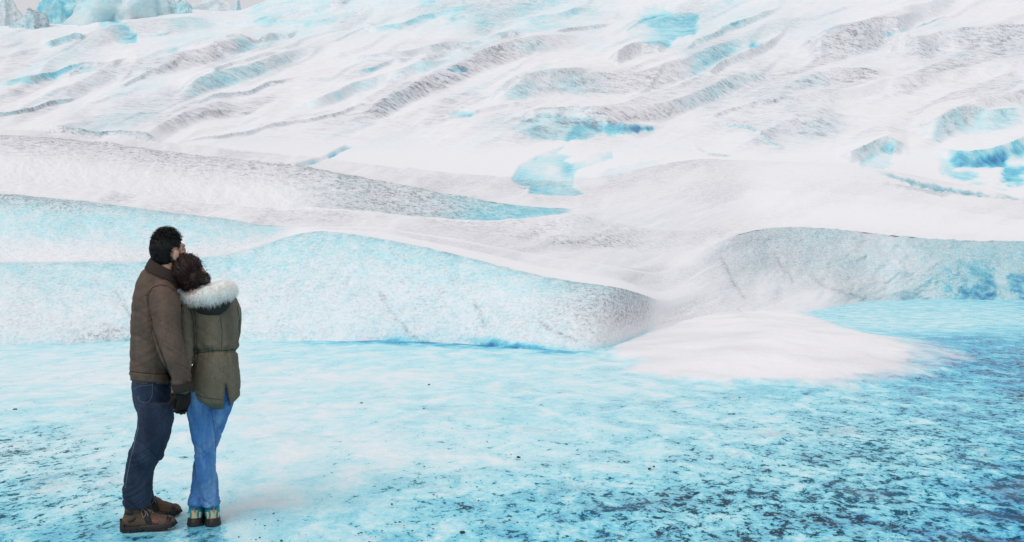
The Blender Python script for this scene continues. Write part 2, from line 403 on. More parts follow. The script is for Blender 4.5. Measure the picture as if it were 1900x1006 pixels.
ridges = [  # crest trace, face height in px, blue, dirt, edge
    ([(-60,212),(0,206),(30,204),(60,196),(110,184),(160,178)], 14, .25, .55, .5),  # a dark shadow line, painted into this face as grey
    ([(-40,158),(60,147),(100,139),(135,131),(170,138),(205,154)], 22, .34, .22, .3),
    ([(205,170),(240,155),(280,140),(320,130),(350,124)], 14, .06, .42, .3),
    ([(90,248),(150,251),(230,257),(310,272)], 8, .22, .45, .8),
    ([(350,208),(390,186),(430,172),(470,164),(500,152),(560,149)], 16, .16, .40, .5),
    ([(395,90),(430,82),(470,79),(525,65)], 10, .05, .42, .5),
    ([(75,82),(110,72),(140,67),(165,80)], 24, .26, .30, .3),
    ([(330,112),(370,105),(440,107),(530,100)], 12, .05, .20, .5),
    ([(360,156),(400,147),(430,130),(480,118),(530,115)], 15, .14, .24, .3),
    ([(535,214),(570,190),(640,162),(700,145),(770,134),(850,128)], 34, .24, .06, .2),
    ([(320,266),(380,259),(440,250),(500,240),(600,218),(720,196)], 12, .05, .34, .5),
    ([(600,116),(720,106),(800,90),(860,75),(920,68),(990,62)], 20, .10, .22, .2),
    ([(768,132),(790,114),(830,104),(885,94)], 15, .05, .34, .4),
    ([(640,148),(690,132),(730,116),(770,112)], 14, .34, .12, .2),
    ([(850,136),(875,124),(930,106),(1010,96)], 14, .16, .14, .2),
    ([(1020,78),(1060,57),(1090,47),(1140,38)], 12, .06, .40, .5),
    ([(1120,124),(1160,96),(1190,83),(1225,82),(1250,92)], 40, .05, .30, .4),
    ([(1250,120),(1290,84),(1330,70),(1345,62),(1400,40),(1460,12)], 20, .16, .24, .5),
    ([(895,206),(920,182),(960,166),(1030,156),(1110,148)], 22, .05, .16, .2),
    ([(775,236),(850,217),(920,206),(1000,198)], 12, .04, .16, .3),
    ([(1290,160),(1360,121),(1400,100),(1430,80),(1470,54)], 22, .04, .30, .3),
    ([(1470,96),(1530,74),(1600,62),(1660,52),(1720,46)], 55, .07, .34, .4),
    ([(1635,98),(1680,74),(1740,60),(1800,55),(1960,50)], 58, .08, .38, .6),
    ([(1380,215),(1500,185),(1620,160),(1720,140),(1800,128),(1960,108)], 26, .02, .05, .0),
    ([(1690,246),(1760,222),(1820,211),(1960,203)], 50, .34, .26, .6),
    ([(1735,276),(1800,282),(1860,268),(1960,236)], 40, .75, .30, .4),
    ([(1550,292),(1600,270),(1650,256),(1675,268),(1690,292)], 34, .24, .40, .5),
    ([(1330,232),(1390,243),(1440,264),(1465,285)], 10, .34, .34, .7),
    ([(1280,266),(1310,281),(1360,292)], 8, .20, .36, .7),
    ([(930,236),(955,222),(1000,211),(1050,212),(1130,224),(1190,232),(1240,238)], 40, .12, .30, .4),
    ([(380,48),(460,40),(560,36),(660,20)], 14, .16, .10, .2),
    ([(880,52),(960,36),(1040,22),(1110,8)], 16, .20, .10, .3),
    ([(640,60),(740,48),(830,30),(900,16)], 16, .22, .12, .3),
]
rr_ = random.Random(5)
for _ in range(14):                                              # many lesser ridges
    u0, v0 = rr_.uniform(-60, 1900), rr_.uniform(20, 236)
    if u0 < 420 and v0 < 70: continue
    ln = rr_.uniform(40, 130) * (.6 + v0 / 260); sl = rr_.uniform(.10, .48)
    tr = [(u0 + ln * t, v0 - sl * ln * t + rr_.uniform(-4, 4) - 5 * math.sin(3.1 * t)) for t in (0, .25, .5, .75, 1)]
    ridges.append((tr, rr_.uniform(6, 17), rr_.choice([.02, .05, .1, .25, .3]), rr_.choice([.12, .25, .38]), rr_.uniform(.1, .55)))
far_rows = np.where((st[:, 0] >= 9))[0]
rmin = np.minimum.accumulate(VB, axis=0)
fv = np.clip(.75 + .9 * fbm(UG / 38, VB / 16, 111, 3), .1, 1.3)[far_rows[0]:]
for tr, hp, bl, di, ed in ridges:
    us = np.array([p[0] for p in tr], float); vs = np.array([p[1] for p in tr], float)
    cols = np.where((UU > us[0] - 1) & (UU < us[-1] + 1))[0]
    if not len(cols): continue
    span = us[-1] - us[0]
    for c in cols:
        u = UU[c]
        tp = min(1, (u - us[0]) / (.22 * span + 1)) * min(1, (us[-1] - u) / (.22 * span + 1))
        if us[-1] > 1920: tp = min(1, (u - us[0]) / (.22 * span + 1))
        if us[0] < -20: tp = min(1, (us[-1] - u) / (.22 * span + 1))
        tp = max(tp, 0); tp = tp * tp * (3 - 2 * tp)
        wv = 1.6 * math.sin(u * .045) + .7 * math.sin(u * .11 + 1); hq = .55 * hp
        vc = np.interp(u, us, vs) + wv
        h_px = hq * tp
        col_v = rmin[far_rows[0]:, c]
        dc = np.interp(-(vc + h_px), -col_v, DG[far_rows[0]:, c])
        px = dc / F; hgt = h_px * px
        de = DG[far_rows[0]:, c] - dc
        wf = max(hp * px * 2.0, 1e-3); wb = hp * px * 6
        f = np.where(de < 0, np.clip(1 + de / wf, 0, 1) ** 1.4, np.exp(-np.clip(de, 0, None) / wb))
        DZ[far_rows[0]:, c] += hgt * f
        mk = ((de < .04 * wf) & (de > -1.25 * wf)) * tp
        fl = sstep(-1.25 * wf, -.35 * wf, de) * mk * fv[:, c]
        BL[far_rows[0]:, c] = BL[far_rows[0]:, c] * (1 - .6 * fl) + fl * bl
        DT[far_rows[0]:, c] = DT[far_rows[0]:, c] * (1 - .6 * fl) + fl * di
        ED[far_rows[0]:, c] = np.maximum(ED[far_rows[0]:, c], ed * tp * sstep(-.16 * wf, -.03 * wf, de) * (de < .10 * wf) * fv[:, c])
ZG = ZG + DZ
VN = VH - (ZG - H) * F / DG
wn = 9 * nB + 5 * fbm(UG / 9, VB / 7, 161, 2)
patches = [  # bare blue ice showing through: outline, feather px, blue, dirt, rows allowed
    ([(1048,271),(1030,276),(1000,287),(965,306),(948,330),(956,338),(984,343),(978,361),(1066,361),(1084,358),(1064,347),(1066,324),(1074,314),(1102,306),(1138,292),(1136,281),(1108,284),(1084,296),(1060,302),(1046,297),(1062,289),(1034,284)], 3.5, .46, .10, (7, 11)),
    ([(545,309),(590,296),(640,270),(672,261),(676,265),(642,277),(598,301),(556,313)], 3, .58, .15, (7, 10)),
    ([(1150,30),(1200,12),(1290,30),(1290,62),(1240,82),(1175,74)], 12, .30, .06, (9, 15)),
    ([(175,30),(225,34),(252,60),(262,82),(225,78),(190,55)], 8, .36, .0, (9, 15)),
    ([(245,90),(300,84),(335,95),(320,106),(260,104)], 7, .30, .0, (9, 15)),
    ([(828,206),(860,202),(892,206),(870,215),(836,219)], 4, .32, .0, (9, 15)),
    ([(945,242),(975,221),(1010,212),(1060,214),(1130,226),(1190,234),(1226,238),(1180,244),(1100,256),(1050,262),(990,256)], 6, .22, .20, (7, 15)),
    ([(1050,262),(1060,232),(1130,228),(1226,237),(1180,245),(1100,256)], 9, .22, .0, (7, 15)),
    ([(1140,240),(1190,235),(1228,238),(1180,245)], 6, .25, .0, (7, 15)),
    ([(1635,62),(1700,46),(1690,56),(1640,68)], 4, .42, .0, (9, 15)),
    ([(1385,85),(1425,72),(1415,80),(1390,90)], 3, .6, .0, (9, 15)),
    ([(1745,290),(1800,300),(1870,276),(1990,240),(1990,352),(1850,345),(1760,335)], 14, .62, .12, (9, 15)),
    ([(1600,296),(1650,268),(1660,290),(1640,312),(1600,312)], 8, .34, .1, (9, 15)),
    ([(835,128),(850,122),(868,128),(856,134)], 4, .5, .0, (9, 15)),
    ([(1630,318),(1720,338),(1800,355),(1960,377),(1960,381),(1800,361),(1700,344)], 4, .55, .45, (7, 10)),
    ([(1640,340),(1740,352),(1850,366),(1850,369),(1730,358)], 5, .10, .30, (7, 10)),
    ([(960,342),(1000,348),(1010,352),(965,347)], 3, .35, .2, (7, 10)),
    ([(1000,350),(1190,300),(1240,296),(1120,332)], 8, .12, .06, (7, 10)),
    ([(1290,140),(1420,120),(1560,150),(1560,260),(1420,280),(1300,240)], 40, .07, .22, (9, 15)),
    ([(430,-20),(800,-20),(900,40),(700,70),(480,60)], 40, .11, 0, (9, 15)),
    ([(800,10),(1150,-10),(1110,70),(860,64)], 40, .10, .03, (9, 15)),
    ([(1250,90),(1480,-20),(1640,-20),(1560,50),(1300,150)], 30, .10, .06, (9, 15)),
    ([(0,60),(200,70),(190,140),(0,150)], 30, .08, .10, (9, 15)),
    ([(1420,160),(1490,90),(1640,70),(1640,130),(1480,170)], 25, .05, .14, (9, 15)),
    ([(1640,110),(1700,66),(1990,60),(1990,115),(1760,128)], 20, .05, .20, (9, 15)),
    ([(180,185),(330,160),(420,190),(300,240),(120,245)], 30, .04, .20, (9, 15)),
]
for poly, fe, bl, di, (ra, rb) in patches:
    us_ = [p[0] for p in poly]; vs_ = [p[1] for p in poly]
    rr = (st[:, 0] >= ra) & (st[:, 0] < rb)
    cc = (UU > min(us_) - 60) & (UU < max(us_) + 60)
    ix = np.ix_(rr, cc)
    sd = poly_sd(UG[ix] + 0 * VN[ix], VN[ix], poly) + wn[ix] * (min(1, fe / 8) if fe != 3.5 else .18)
    mk = sstep(-fe * .5, fe * .7, sd)
    mk = mk * np.clip(.80 + 1.0 * nA[ix] + .5 * nB[ix], .15, 1.3)
    if bl > .5: mk = mk * sstep(-.42, .12, fbm(UG[ix] / 46, VN[ix] / 15, 181, 4))
    BL[ix] += mk * bl * .85; DT[ix] += mk * di
    if bl > .25: ZG[ix] -= mk * PX[ix] * 3.5
# fine relief everywhere, stronger where the face is knobbly
XG = (UG - U0) / F * DG
near = (st >= 1) & (st <= 8)
ZG = ZG + MIDZ + near * PX * (1.0 * fbm(UG / 60, VB / 40, 71, 3) + RG * (2.6 * fbm(UG / 22, VB / 14, 73, 3) + 1.6 * fbm(UG / 8, VB / 6, 79, 2)))
YG = DG - near * RG * PX * 9 * fbm(UG / 26, VB / 18, 77, 3)
# thin channels cut where crevices run
for poly in (patches[1][0], patches[12][0]):
    rr = (st[:, 0] >= 7) & (st[:, 0] < 10); ix = np.ix_(rr, UU > 400)
    ZG[ix] -= sstep(-1.5, 2, poly_sd(UG[ix], VN[ix], poly)) * PX[ix] * 5
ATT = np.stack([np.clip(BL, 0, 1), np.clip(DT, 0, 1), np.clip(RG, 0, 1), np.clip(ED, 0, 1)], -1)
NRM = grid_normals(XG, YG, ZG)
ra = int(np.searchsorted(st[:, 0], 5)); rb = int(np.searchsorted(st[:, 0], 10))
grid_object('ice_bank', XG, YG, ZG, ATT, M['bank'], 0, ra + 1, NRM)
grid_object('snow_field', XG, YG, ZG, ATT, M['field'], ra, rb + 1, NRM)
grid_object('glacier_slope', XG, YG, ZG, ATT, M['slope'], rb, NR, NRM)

# ------------------------------------------------------------------ ground: flat blue melt ice
def ground_material():
    k = NT('wet_blue_ice')
    at = k.n('ShaderNodeAttribute', attribute_name='ice')
    sep = k.n('ShaderNodeSeparateColor'); k.l(at.outputs['Color'], sep.inputs[0])
    blue, dark, rough, snow = sep.outputs[0], sep.outputs[1], sep.outputs[2], at.outputs['Alpha']
    v = k.coord((1, 1, 1), (0, 0, R(-14)))
    vs = k.coord((1.15, .85, 1), (0, 0, R(-24)))
    n0 = k.noise(v, .45, 4, .5)
    n1 = k.noise(vs, 2.2, 6, .62, .6)
    n2 = k.noise(vs, 11.0, 6, .68, .4)
    n3 = k.noise(v, 42, 4, .72)
    b = k.math('MULTIPLY', blue, k.rng(n1, .28, .72, .55, 1.45))
    b = k.math('ADD', b, k.math('MULTIPLY', k.math('SUBTRACT', n2, .5), k.math('MULTIPLY', k.math('ADD', .06, k.math('MULTIPLY', blue, 1.3)), k.math('ADD', .45, k.math('MULTIPLY', dark, 1.3)))))
    b = k.math('ADD', b, k.math('MULTIPLY', k.math('SUBTRACT', n3, .5), k.math('MULTIPLY', blue, 1.2)), True)
    col = k.ramp(b, ICE_RAMP)
    # blue-black pits
    pt = k.math('ADD', k.math('MULTIPLY', n2, .62), k.math('ADD', k.math('MULTIPLY', n1, .30), k.math('MULTIPLY', n3, .30)))
    thr = k.math('SUBTRACT', .785, k.math('MULTIPLY', dark, .22))
    pit = k.rng(k.math('SUBTRACT', pt, thr), 0, .03)
    col = k.mix(k.math('MULTIPLY', pit, .92), col, k.mix(k.rng(n0, .42, .60), (.006, .085, .15), (.016, .026, .042)))
    # greyish silt clouds and brown silt
    vb = k.coord((1, 1, 1), (0, 0, R(-18)))
    n6 = k.noise(vb, 1.3, 7, .68, .5)
    silt = k.math('MULTIPLY', k.rng(n6, .50, .72), k.math('MULTIPLY', dark, .75), True)
    col = k.mix(k.math('MULTIPLY', silt, k.rng(n3, .35, .6, .35, 1)), col, (.17, .24, .32))
    n7 = k.noise(k.coord((1, 1, 1), (0, 0, R(-10))), 3.6, 7, .7, .3)
    br = k.rng(k.math('ADD', n7, k.math('MULTIPLY', dark, .12)), .70, .76)
    col = k.mix(k.math('MULTIPLY', k.math('MULTIPLY', br, .8), k.rng(n3, .4, .55), True), col, (.075, .055, .055))
    col = k.mix(snow, col, k.mix(k.rng(k.math('ADD', n0, k.math('MULTIPLY', k.math('SUBTRACT', n3, .5), .7)), .40, .72, 0, .26), (.85, .852, .872), (.42, .42, .48)))
    h = k.math('ADD', k.math('ADD', n2, k.math('MULTIPLY', n3, .5)), k.math('MULTIPLY', pit, -.5))
    bp = k.n('ShaderNodeBump'); bp.inputs['Distance'].default_value = .035
    k.l(rough, bp.inputs['Strength']); k.l(h, bp.inputs['Height'])
    wet = k.rng(k.math('ADD', n1, k.math('MULTIPLY', dark, .10)), .50, .64)
    ro = k.math('SUBTRACT', .62, k.math('MULTIPLY', k.math('MULTIPLY', wet, k.math('SUBTRACT', 1.0, snow)), .40))
    gl = k.rng(rough, .15, .07)
    ro = k.math('SUBTRACT', ro, k.math('MULTIPLY', gl, .46), True)
    return k.out(col, ro, bp.outputs[0], k.math('MULTIPLY', k.math('ADD', .14, k.math('MULTIPLY', gl, .5)), k.math('SUBTRACT', 1.0, k.math('MULTIPLY', pit, .9))))
M['ground'] = ground_material()

NCg, = (1040,)
tg = np.linspace(-1, 1, NCg)
dr = np.concatenate([[-60, -30, -15, -6, -2, 0, 1.2, 2.2, 3.0], F * H / np.linspace(1090 - VH, 547 - VH, 430), [54, 66, 85]])
dw = np.maximum(dr, 2.0)[:, None]
inw = .25 + .60 * dw; outw = 25 + 1.6 * dw
ta = np.abs(tg)[None, :]
xg = np.sign(tg)[None, :] * np.where(ta < .88, ta / .88 * inw, inw + (ta - .88) / .12 * (outw - inw))
yg = np.broadcast_to(dr[:, None], xg.shape).copy()
ug = U0 + F * xg / dw; vg = VH + F * H / np.maximum(yg, 2.0)
CU = [0, 200, 400, 600, 800, 1000, 1200, 1400, 1600, 1800, 1900]
CV = [556, 600, 640, 665, 700, 760, 840, 920, 1006]
CB = np.array([
    [.30,.30,.30,.30,.30,.30,.30,.36,.33,.36,.40],
    [.30,.30,.30,.30,.30,.30,.30,.32,.29,.31,.34],
    [.25,.24,.23,.26,.27,.29,.27,.32,.40,.66,.60],
    [.21,.20,.20,.22,.23,.25,.24,.32,.40,.70,.66],
    [.17,.16,.16,.18,.20,.22,.23,.40,.50,.60,.66],
    [.25,.22,.21,.20,.25,.29,.30,.34,.41,.50,.54],
    [.32,.25,.20,.17,.20,.26,.30,.34,.40,.48,.60],
    [.42,.30,.22,.27,.37,.43,.44,.47,.52,.64,.74],
    [.56,.42,.26,.38,.48,.53,.53,.53,.58,.70,.82]])
CD = np.array([
    [0,0,0,0,0,0,0,0,.05,.10,.15],
    [0,0,0,0,0,0,0,0,.05,.15,.20],
    [0,0,0,0,0,0,0,0,.10,.50,.55],
    [.02,.02,.02,.02,.02,.02,.02,.05,.15,.60,.65],
    [.05,.05,.05,.08,.12,.15,.15,.25,.45,.60,.65],
    [.25,.30,.15,.22,.30,.30,.35,.45,.55,.60,.70],
    [.75,.55,.15,.30,.30,.40,.50,.58,.65,.68,.72],
    [.72,.55,.20,.30,.55,.62,.65,.70,.75,.75,.75],
    [.68,.45,.20,.35,.60,.66,.68,.70,.72,.72,.70]])
def cmap(T):
    rows = np.array([np.interp(ug, CU, T[i]) for i in range(len(CV))])
    fv = np.interp(vg, CV, np.arange(len(CV))); i0 = np.clip(fv.astype(int), 0, len(CV) - 2); ft = fv - i0
    ft = ft * ft * (3 - 2 * ft)
    return np.take_along_axis(rows, i0[None], 0)[0] * (1 - ft) + np.take_along_axis(rows, i0[None] + 1, 0)[0] * ft
def ridged0(x, y): return 1 - 2 * np.abs(vnoise(x, y, 173))
gw = fbm(xg / 1.3, yg / 1.3, 91, 4)
gB = cmap(CB) * 1.04 + .02 + .06 * gw; gD = np.clip(cmap(CD) + .10 * fbm(xg / .9, yg / 1.5, 93, 3), 0, 1)
mound = [(1108,653),(1140,668),(1170,692),(1230,704),(1300,712),(1400,718),(1500,722),(1640,723),(1750,708),(1800,692),(1796,668),(1760,646),(1700,632),(1630,622),(1560,602),(1520,590),(1500,576),(1400,570),(1300,570),(1215,570),(1190,600),(1150,635)]
mp = [((u - U0) / F * gd(v), gd(v)) for u, v in mound]
sdm = poly_sd(xg, yg, mp)
gz = .27 * sstep(-.1, 4.5, sdm) * (1 + .45 * fbm(xg / 1.8, yg / 2.2, 95, 4)) + .05 * sstep(-.05, .5, sdm) + sstep(0, 1.2, sdm) * (.030 * fbm(xg / .55, yg / .8, 171, 4) + .03 * ridged0(xg / 1.6, yg / 2.4))
ragged = sdm + .6 * fbm(xg / 1.6, yg / 2.2, 97, 5) * sstep(1500, 1750, ug) + .35 * fbm(xg / .7, yg / 1.0, 98, 4)
ragged = ragged + .22 * fbm(xg / .22, yg / .35, 96, 3)
snow = sstep(-.10, .55 + .5 * sstep(1450, 1750, ug), ragged)
# a blue moat along the foot of the wall
bd = np.interp(ug, UU, D[1]); g2 = yg - bd
moat = sstep(-1.5, -.1, g2) * (ug < 1140)
gB += moat * (.05 + .42 * sstep(520, 720, ug) * (1 - sstep(1000, 1130, ug)) * sstep(-.55, .25, fbm(xg / 1.2, yg / .8, 99, 3)))
# glossy patches at the boots; their reflected blue is painted into the colour
boot_reflect = np.zeros_like(xg)
for poly in ([(219,976),(322,962),(322,1040),(217,1040)], [(338,964),(416,964),(418,1040),(336,1040)], [(270,950),(322,942),(322,960),(270,966)]):
    pp = [((u - U0) / F * gd(v), gd(v)) for u, v in poly]
    bxm = (np.abs(xg + 2.3) < 1.4) & (yg > 3) & (yg < 7.5)
    s_ = np.full(xg.shape, -9.0); s_[bxm] = poly_sd(xg[bxm], yg[bxm], pp)
    mk = sstep(-.03, .03, s_ + .03 * fbm(xg / .06, yg / .08, 101, 3))
    gB = gB * (1 - mk) + .60 * mk; gD = gD * (1 - mk) + .62 * mk; boot_reflect = np.maximum(boot_reflect, mk)
relief = np.clip(gD, 0, 1) + .25
fade = sstep(-1, 3, yg)
gz += fade * (.010 * fbm(xg / .5, yg / .5, 103, 4) + .012 * relief * fbm(xg / .12, yg / .14, 105, 4)) * (1 - .5 * snow)
gz += fade * .03 * fbm(xg / 2.4, yg / 2.4, 107, 3)
under = (np.abs(xg + 2.25) < .9) & (yg > 4.8) & (yg < 6.4)
gz *= np.where(under, .35, 1)
gA = np.stack([np.clip(gB, 0, 1), gD, np.clip(.18 + .30 * gD, 0, 1) * (1 + .3 * snow) * (1 - .85 * boot_reflect), snow], -1)
grid_object('ground', xg, yg, gz, gA, M['ground'], normals=grid_normals(xg, yg, gz))
#PEOPLE
# ================================================================== people
def thing(name, label, cat, loc, group=None):
    o = bpy.data.objects.new(name, None); C.objects.link(o)
    o.location = loc; o['label'] = label; o['category'] = cat; o.empty_display_size = .1
    if group: o['group'] = group
    return o

def root_loc(o):
    while o.parent is not None: o = o.parent
    return o.location.copy()

def link(name, me, mat, parent=None, smooth=True, label=None):
    me.name = name
    if parent is not None: me.transform(Matrix.Translation(-root_loc(parent)))
    if smooth: me.polygons.foreach_set('use_smooth', np.ones(len(me.polygons), bool))
    me.materials.clear(); me.materials.append(mat)
    o = bpy.data.objects.new(name, me); C.objects.link(o)
    if parent is not None: o.parent = parent
    if label: o['label'] = label
    return o

def resample(pts, step, minn=2):
    A = np.array(pts, float)
    seg = np.linalg.norm(np.diff(A[:, :3], axis=0), axis=1)
    t = np.concatenate([[0], np.cumsum(seg)])
    n = max(minn, int(t[-1] / step) + 1)
    q = np.linspace(0, t[-1], n)
    out = np.zeros((n, A.shape[1]))
    m = np.gradient(A, t, axis=0) if len(A) > 2 else np.repeat((A[1:] - A[:-1]) / t[-1], 2, 0)
    i = np.clip(np.searchsorted(t, q, side='right') - 1, 0, len(t) - 2)
    hh = (t[i + 1] - t[i])[:, None]; x = ((q - t[i]) / (t[i + 1] - t[i]))[:, None]
    out = (2*x**3-3*x*x+1) * A[i] + (x**3-2*x*x+x) * hh * m[i] + (3*x*x-2*x**3) * A[i + 1] + (x**3-x*x) * hh * m[i + 1]
    return out

def loft(bm, pts, n=28, step=.012, cap=.5):
    """closed tube through rows (x, y, z, half width, half depth)"""
    A = resample(pts, step)
    T = np.gradient(A[:, :3], axis=0); T /= np.linalg.norm(T, axis=1, keepdims=True) + 1e-12
    rings = []
    th = np.linspace(0, 2 * math.pi, n, endpoint=False)
    for k in range(len(A)):
        t = Vector(T[k]); e = Vector((0, 1, 0))
        wd = t.cross(e)
        if wd.length < .15: wd = t.cross(Vector((0, 0, 1)))
        wd.normalize(); dp = wd.cross(t); dp.normalize()
        c = Vector(A[k, :3])
        rings.append([bm.verts.new(c + wd * (A[k, 3] * math.cos(x)) + dp * (A[k, 4] * math.sin(x))) for x in th])
    for a, b in zip(rings[:-1], rings[1:]):
        for i in range(n): bm.faces.new((a[i], a[(i + 1) % n], b[(i + 1) % n], b[i]))
    for rg, k, sg in ((rings[0], 0, -1), (rings[-1], -1, 1)):
        c = Vector(A[k, :3]) + Vector(T[k]) * sg * cap * min(A[k, 3], A[k, 4])
        v = bm.verts.new(c)
        for i in range(n):
            f = (rg[i], rg[(i + 1) % n], v)
            bm.faces.new(f if sg > 0 else f[::-1])

def ellipsoid(bm, c, r, rot=None, seg=20):
    m = Matrix.Translation(c) @ (rot.to_4x4() if rot is not None else Matrix.Identity(4)) @ Matrix.Diagonal((*r, 1))
    bmesh.ops.create_uvsphere(bm, u_segments=seg, v_segments=seg * 2 // 3, radius=1, matrix=m)

def to_mesh(bm, recalc=True):
    if recalc: bmesh.ops.recalc_face_normals(bm, faces=bm.faces)
    me = bpy.data.meshes.new('m'); bm.to_mesh(me); bm.free(); return me

def remesh(bm, voxel, smooth=3, fac=.5):
    me = to_mesh(bm)
    o = bpy.data.objects.new('tmp', me); C.objects.link(o)
    md = o.modifiers.new('r', 'REMESH'); md.mode = 'VOXEL'; md.voxel_size = voxel
    if smooth:
        sm = o.modifiers.new('s', 'SMOOTH'); sm.iterations = smooth; sm.factor = fac
    dg = bpy.context.evaluated_depsgraph_get(); dg.update()
    out = bpy.data.meshes.new_from_object(o.evaluated_get(dg))
    bpy.data.objects.remove(o); bpy.data.meshes.remove(me)
    return out

def verts_of(me):
    a = np.zeros(len(me.vertices) * 3); me.vertices.foreach_get('co', a)
    n = np.zeros(len(me.vertices) * 3); me.vertices.foreach_get('normal', n)
    return a.reshape(-1, 3), n.reshape(-1, 3)

def displace(me, fn):
    co, n = verts_of(me)
    u = U0 + F * co[:, 0] / co[:, 1]; v = VH - F * (co[:, 2] - H) / co[:, 1]
    d = fn(co, u, v)
    me.vertices.foreach_set('co', (co + n * d[:, None]).ravel()); me.update()

def ridged(x, y, seed): return 1 - 2 * np.abs(vnoise(x, y, seed))

class Frame:
    """rows given as (u, v, extra distance, half width px, half depth px) -> rows in metres"""
    def __init__(s, d0): s.d0 = d0
    def row(s, u, v, dd, a, b):
        p = P(u, v, s.d0 + dd); k = p.y / F; tn = abs(p.x / p.y)
        aa, bb = a * k, b * k
        ae = math.sqrt(max(aa * aa - (bb * tn) ** 2, (.5 * aa) ** 2))
        return (p.x, p.y, p.z, ae, bb)
    def rows(s, L, grow=0): return [s.row(u, v, dd, a + grow, b + grow) for u, v, dd, a, b in L]
    def pt(s, u, v, dd=0): return P(u, v, s.d0 + dd)

def bvh_of(*obs):
    vs, fs, o = [], [], 0
    for ob in obs:
        l = root_loc(ob)
        vs += [v.co + l for v in ob.data.vertices]
        fs += [[i + o for i in p.vertices] for p in ob.data.polygons]; o = len(vs)
    return BVHTree.FromPolygons(vs, fs)

def cast(bvh, u, v):
    o = Vector((0, 0, H)); d = (P(u, v, 1.0) - o).normalized()
    hit = bvh.ray_cast(o, d)
    return hit[0], hit[1]

def polyline(pts, n):
    A = np.array(pts, float)
    seg = np.linalg.norm(np.diff(A, axis=0), axis=1); t = np.concatenate([[0], np.cumsum(seg)])
    q = np.linspace(0, t[-1], n)
    return np.stack([np.interp(q, t, A[:, i]) for i in range(A.shape[1])], 1)

def sewn(name, bvh, ea, eb, mat, parent, lift=.003, nu=24, nv=5, thick=.004, label=None):
    """a piece of cloth lying on the garment between two edges"""
    a, b = polyline(ea, nu), polyline(eb, nu)
    bm = bmesh.new(); g = {}
    for i in range(nu):
        for j in range(nv):
            t = j / (nv - 1); p = a[i] * (1 - t) + b[i] * t
            h, n = cast(bvh, *p)
            if h is None: continue
            g[i, j] = (bm.verts.new(h + n * lift), bm.verts.new(h - n * thick))
    for i in range(nu - 1):
        for j in range(nv - 1):
            k = [(i, j), (i + 1, j), (i + 1, j + 1), (i, j + 1)]
            if all(q in g for q in k):
                bm.faces.new([g[q][0] for q in k]); bm.faces.new([g[q][1] for q in k][::-1])
    for i in range(nu - 1):
        for j in (0, nv - 1):
            if (i, j) in g and (i + 1, j) in g: bm.faces.new((g[i, j][0], g[i, j][1], g[i + 1, j][1], g[i + 1, j][0]))
    return link(name, to_mesh(bm), mat, parent, label=label)

def seam(name, bvh, path, mat, parent, w=.9, lift=.0016):
    A = polyline(path, max(8, int(np.abs(np.diff(np.array(path, float), axis=0)).sum() / 3)))
    T = np.gradient(A, axis=0); T /= np.linalg.norm(T, axis=1, keepdims=True)
    N = np.stack([-T[:, 1], T[:, 0]], 1) * w * .5
    return sewn(name, bvh, A - N, A + N, mat, parent, lift, len(A), 3, .002)

def strands(name, lines, width, mat, parent):
    vs, fs = [], []
    for ln in lines:
        ln = np.asarray(ln); n = len(ln); o = len(vs)
        t = ln[-1] - ln[0]; sd = np.cross(t, RNG.normal(size=3)); sd /= np.linalg.norm(sd) + 1e-9
        for i in range(n):
            w_ = width * (1 - .85 * (i / (n - 1)) ** 1.5) * .5
            vs.append(ln[i] - sd * w_); vs.append(ln[i] + sd * w_)
        fs += [(o + 2*i, o + 2*i + 1, o + 2*i + 3, o + 2*i + 2) for i in range(n - 1)]
    me = bpy.data.meshes.new(name); me.from_pydata([tuple(v) for v in vs], [], fs); me.update()
    return link(name, me, mat, parent)

def tube(bm, pts, r, n=6):
    loft(bm, [(*p, r, r) for p in pts], n, max(r * 1.5, .004))

# ---- materials for clothes
def cloth(name, col, var=.25, wv=900, rough=.85, fade=None, fz=(1, 1, .25), spec=.2, sheen=0):
    k = NT(name); v = k.coord(); vf = k.coord(fz)
    n1 = k.noise(v, 6, 3, .5); n2 = k.noise(vf, 60, 4, .7); n3 = k.noise(v, 260, 2, .6); n9 = k.noise(k.coord(fz), 8, 4, .6)
    n4 = k.noise(k.coord((1, 1, .3)), 210, 2, .7)
    var = var * .6
    dk = tuple(c * (1 - var) for c in col); lt = tuple(min(1, c * (1 + var)) for c in col)
    c = k.mix(k.rng(n1, .3, .7), dk, lt)
    if fade is not None: c = k.mix(k.math('MULTIPLY', k.rng(n9, .36, .72), k.rng(n2, .3, .7, .45, 1)), c, fade)
    c = k.mix(k.math('MULTIPLY', k.rng(n4, .35, .65), .38), c, tuple(x * .55 for x in col))
    c = k.mix(k.math('MULTIPLY', k.rng(n2, .35, .65), .30), c, dk)
    nr = k.bump(n3, .25, .002); nr = k.bump(k.noise(v, 34, 4, .6), .35, .012, nr)
    k.b.inputs['Sheen Weight'].default_value = sheen
    return k.out(c, rough, nr, spec)
def plain(name, col, rough=.6, var=.2, spec=.3):
    k = NT(name); v = k.coord(); n1 = k.noise(v, 40, 4, .6)
    c = k.mix(n1, tuple(x * (1 - var) for x in col), tuple(min(1, x * (1 + var)) for x in col))
    return k.out(c, rough, k.bump(k.noise(v, 180, 2), .2, .003), spec)
M['jacket'] = cloth('brown_waxed_cotton', (.100, .068, .051), .34, fade=(.20, .132, .098), spec=.25, rough=.72)
M['jacket_dark'] = cloth('dark_brown_corduroy', (.046, .033, .027), .2)
M['denim_dark'] = cloth('dark_denim', (.016, .025, .050), .35, fade=(.062, .090, .145))
M['denim_blue'] = cloth('light_blue_denim', (.058, .19, .46), .30, fade=(.38, .60, .82))
M['denim_seam'] = plain('blue_denim_seam', (.05, .12, .30), .9)
M['thread'] = plain('pale_thread', (.10, .14, .20), .8)
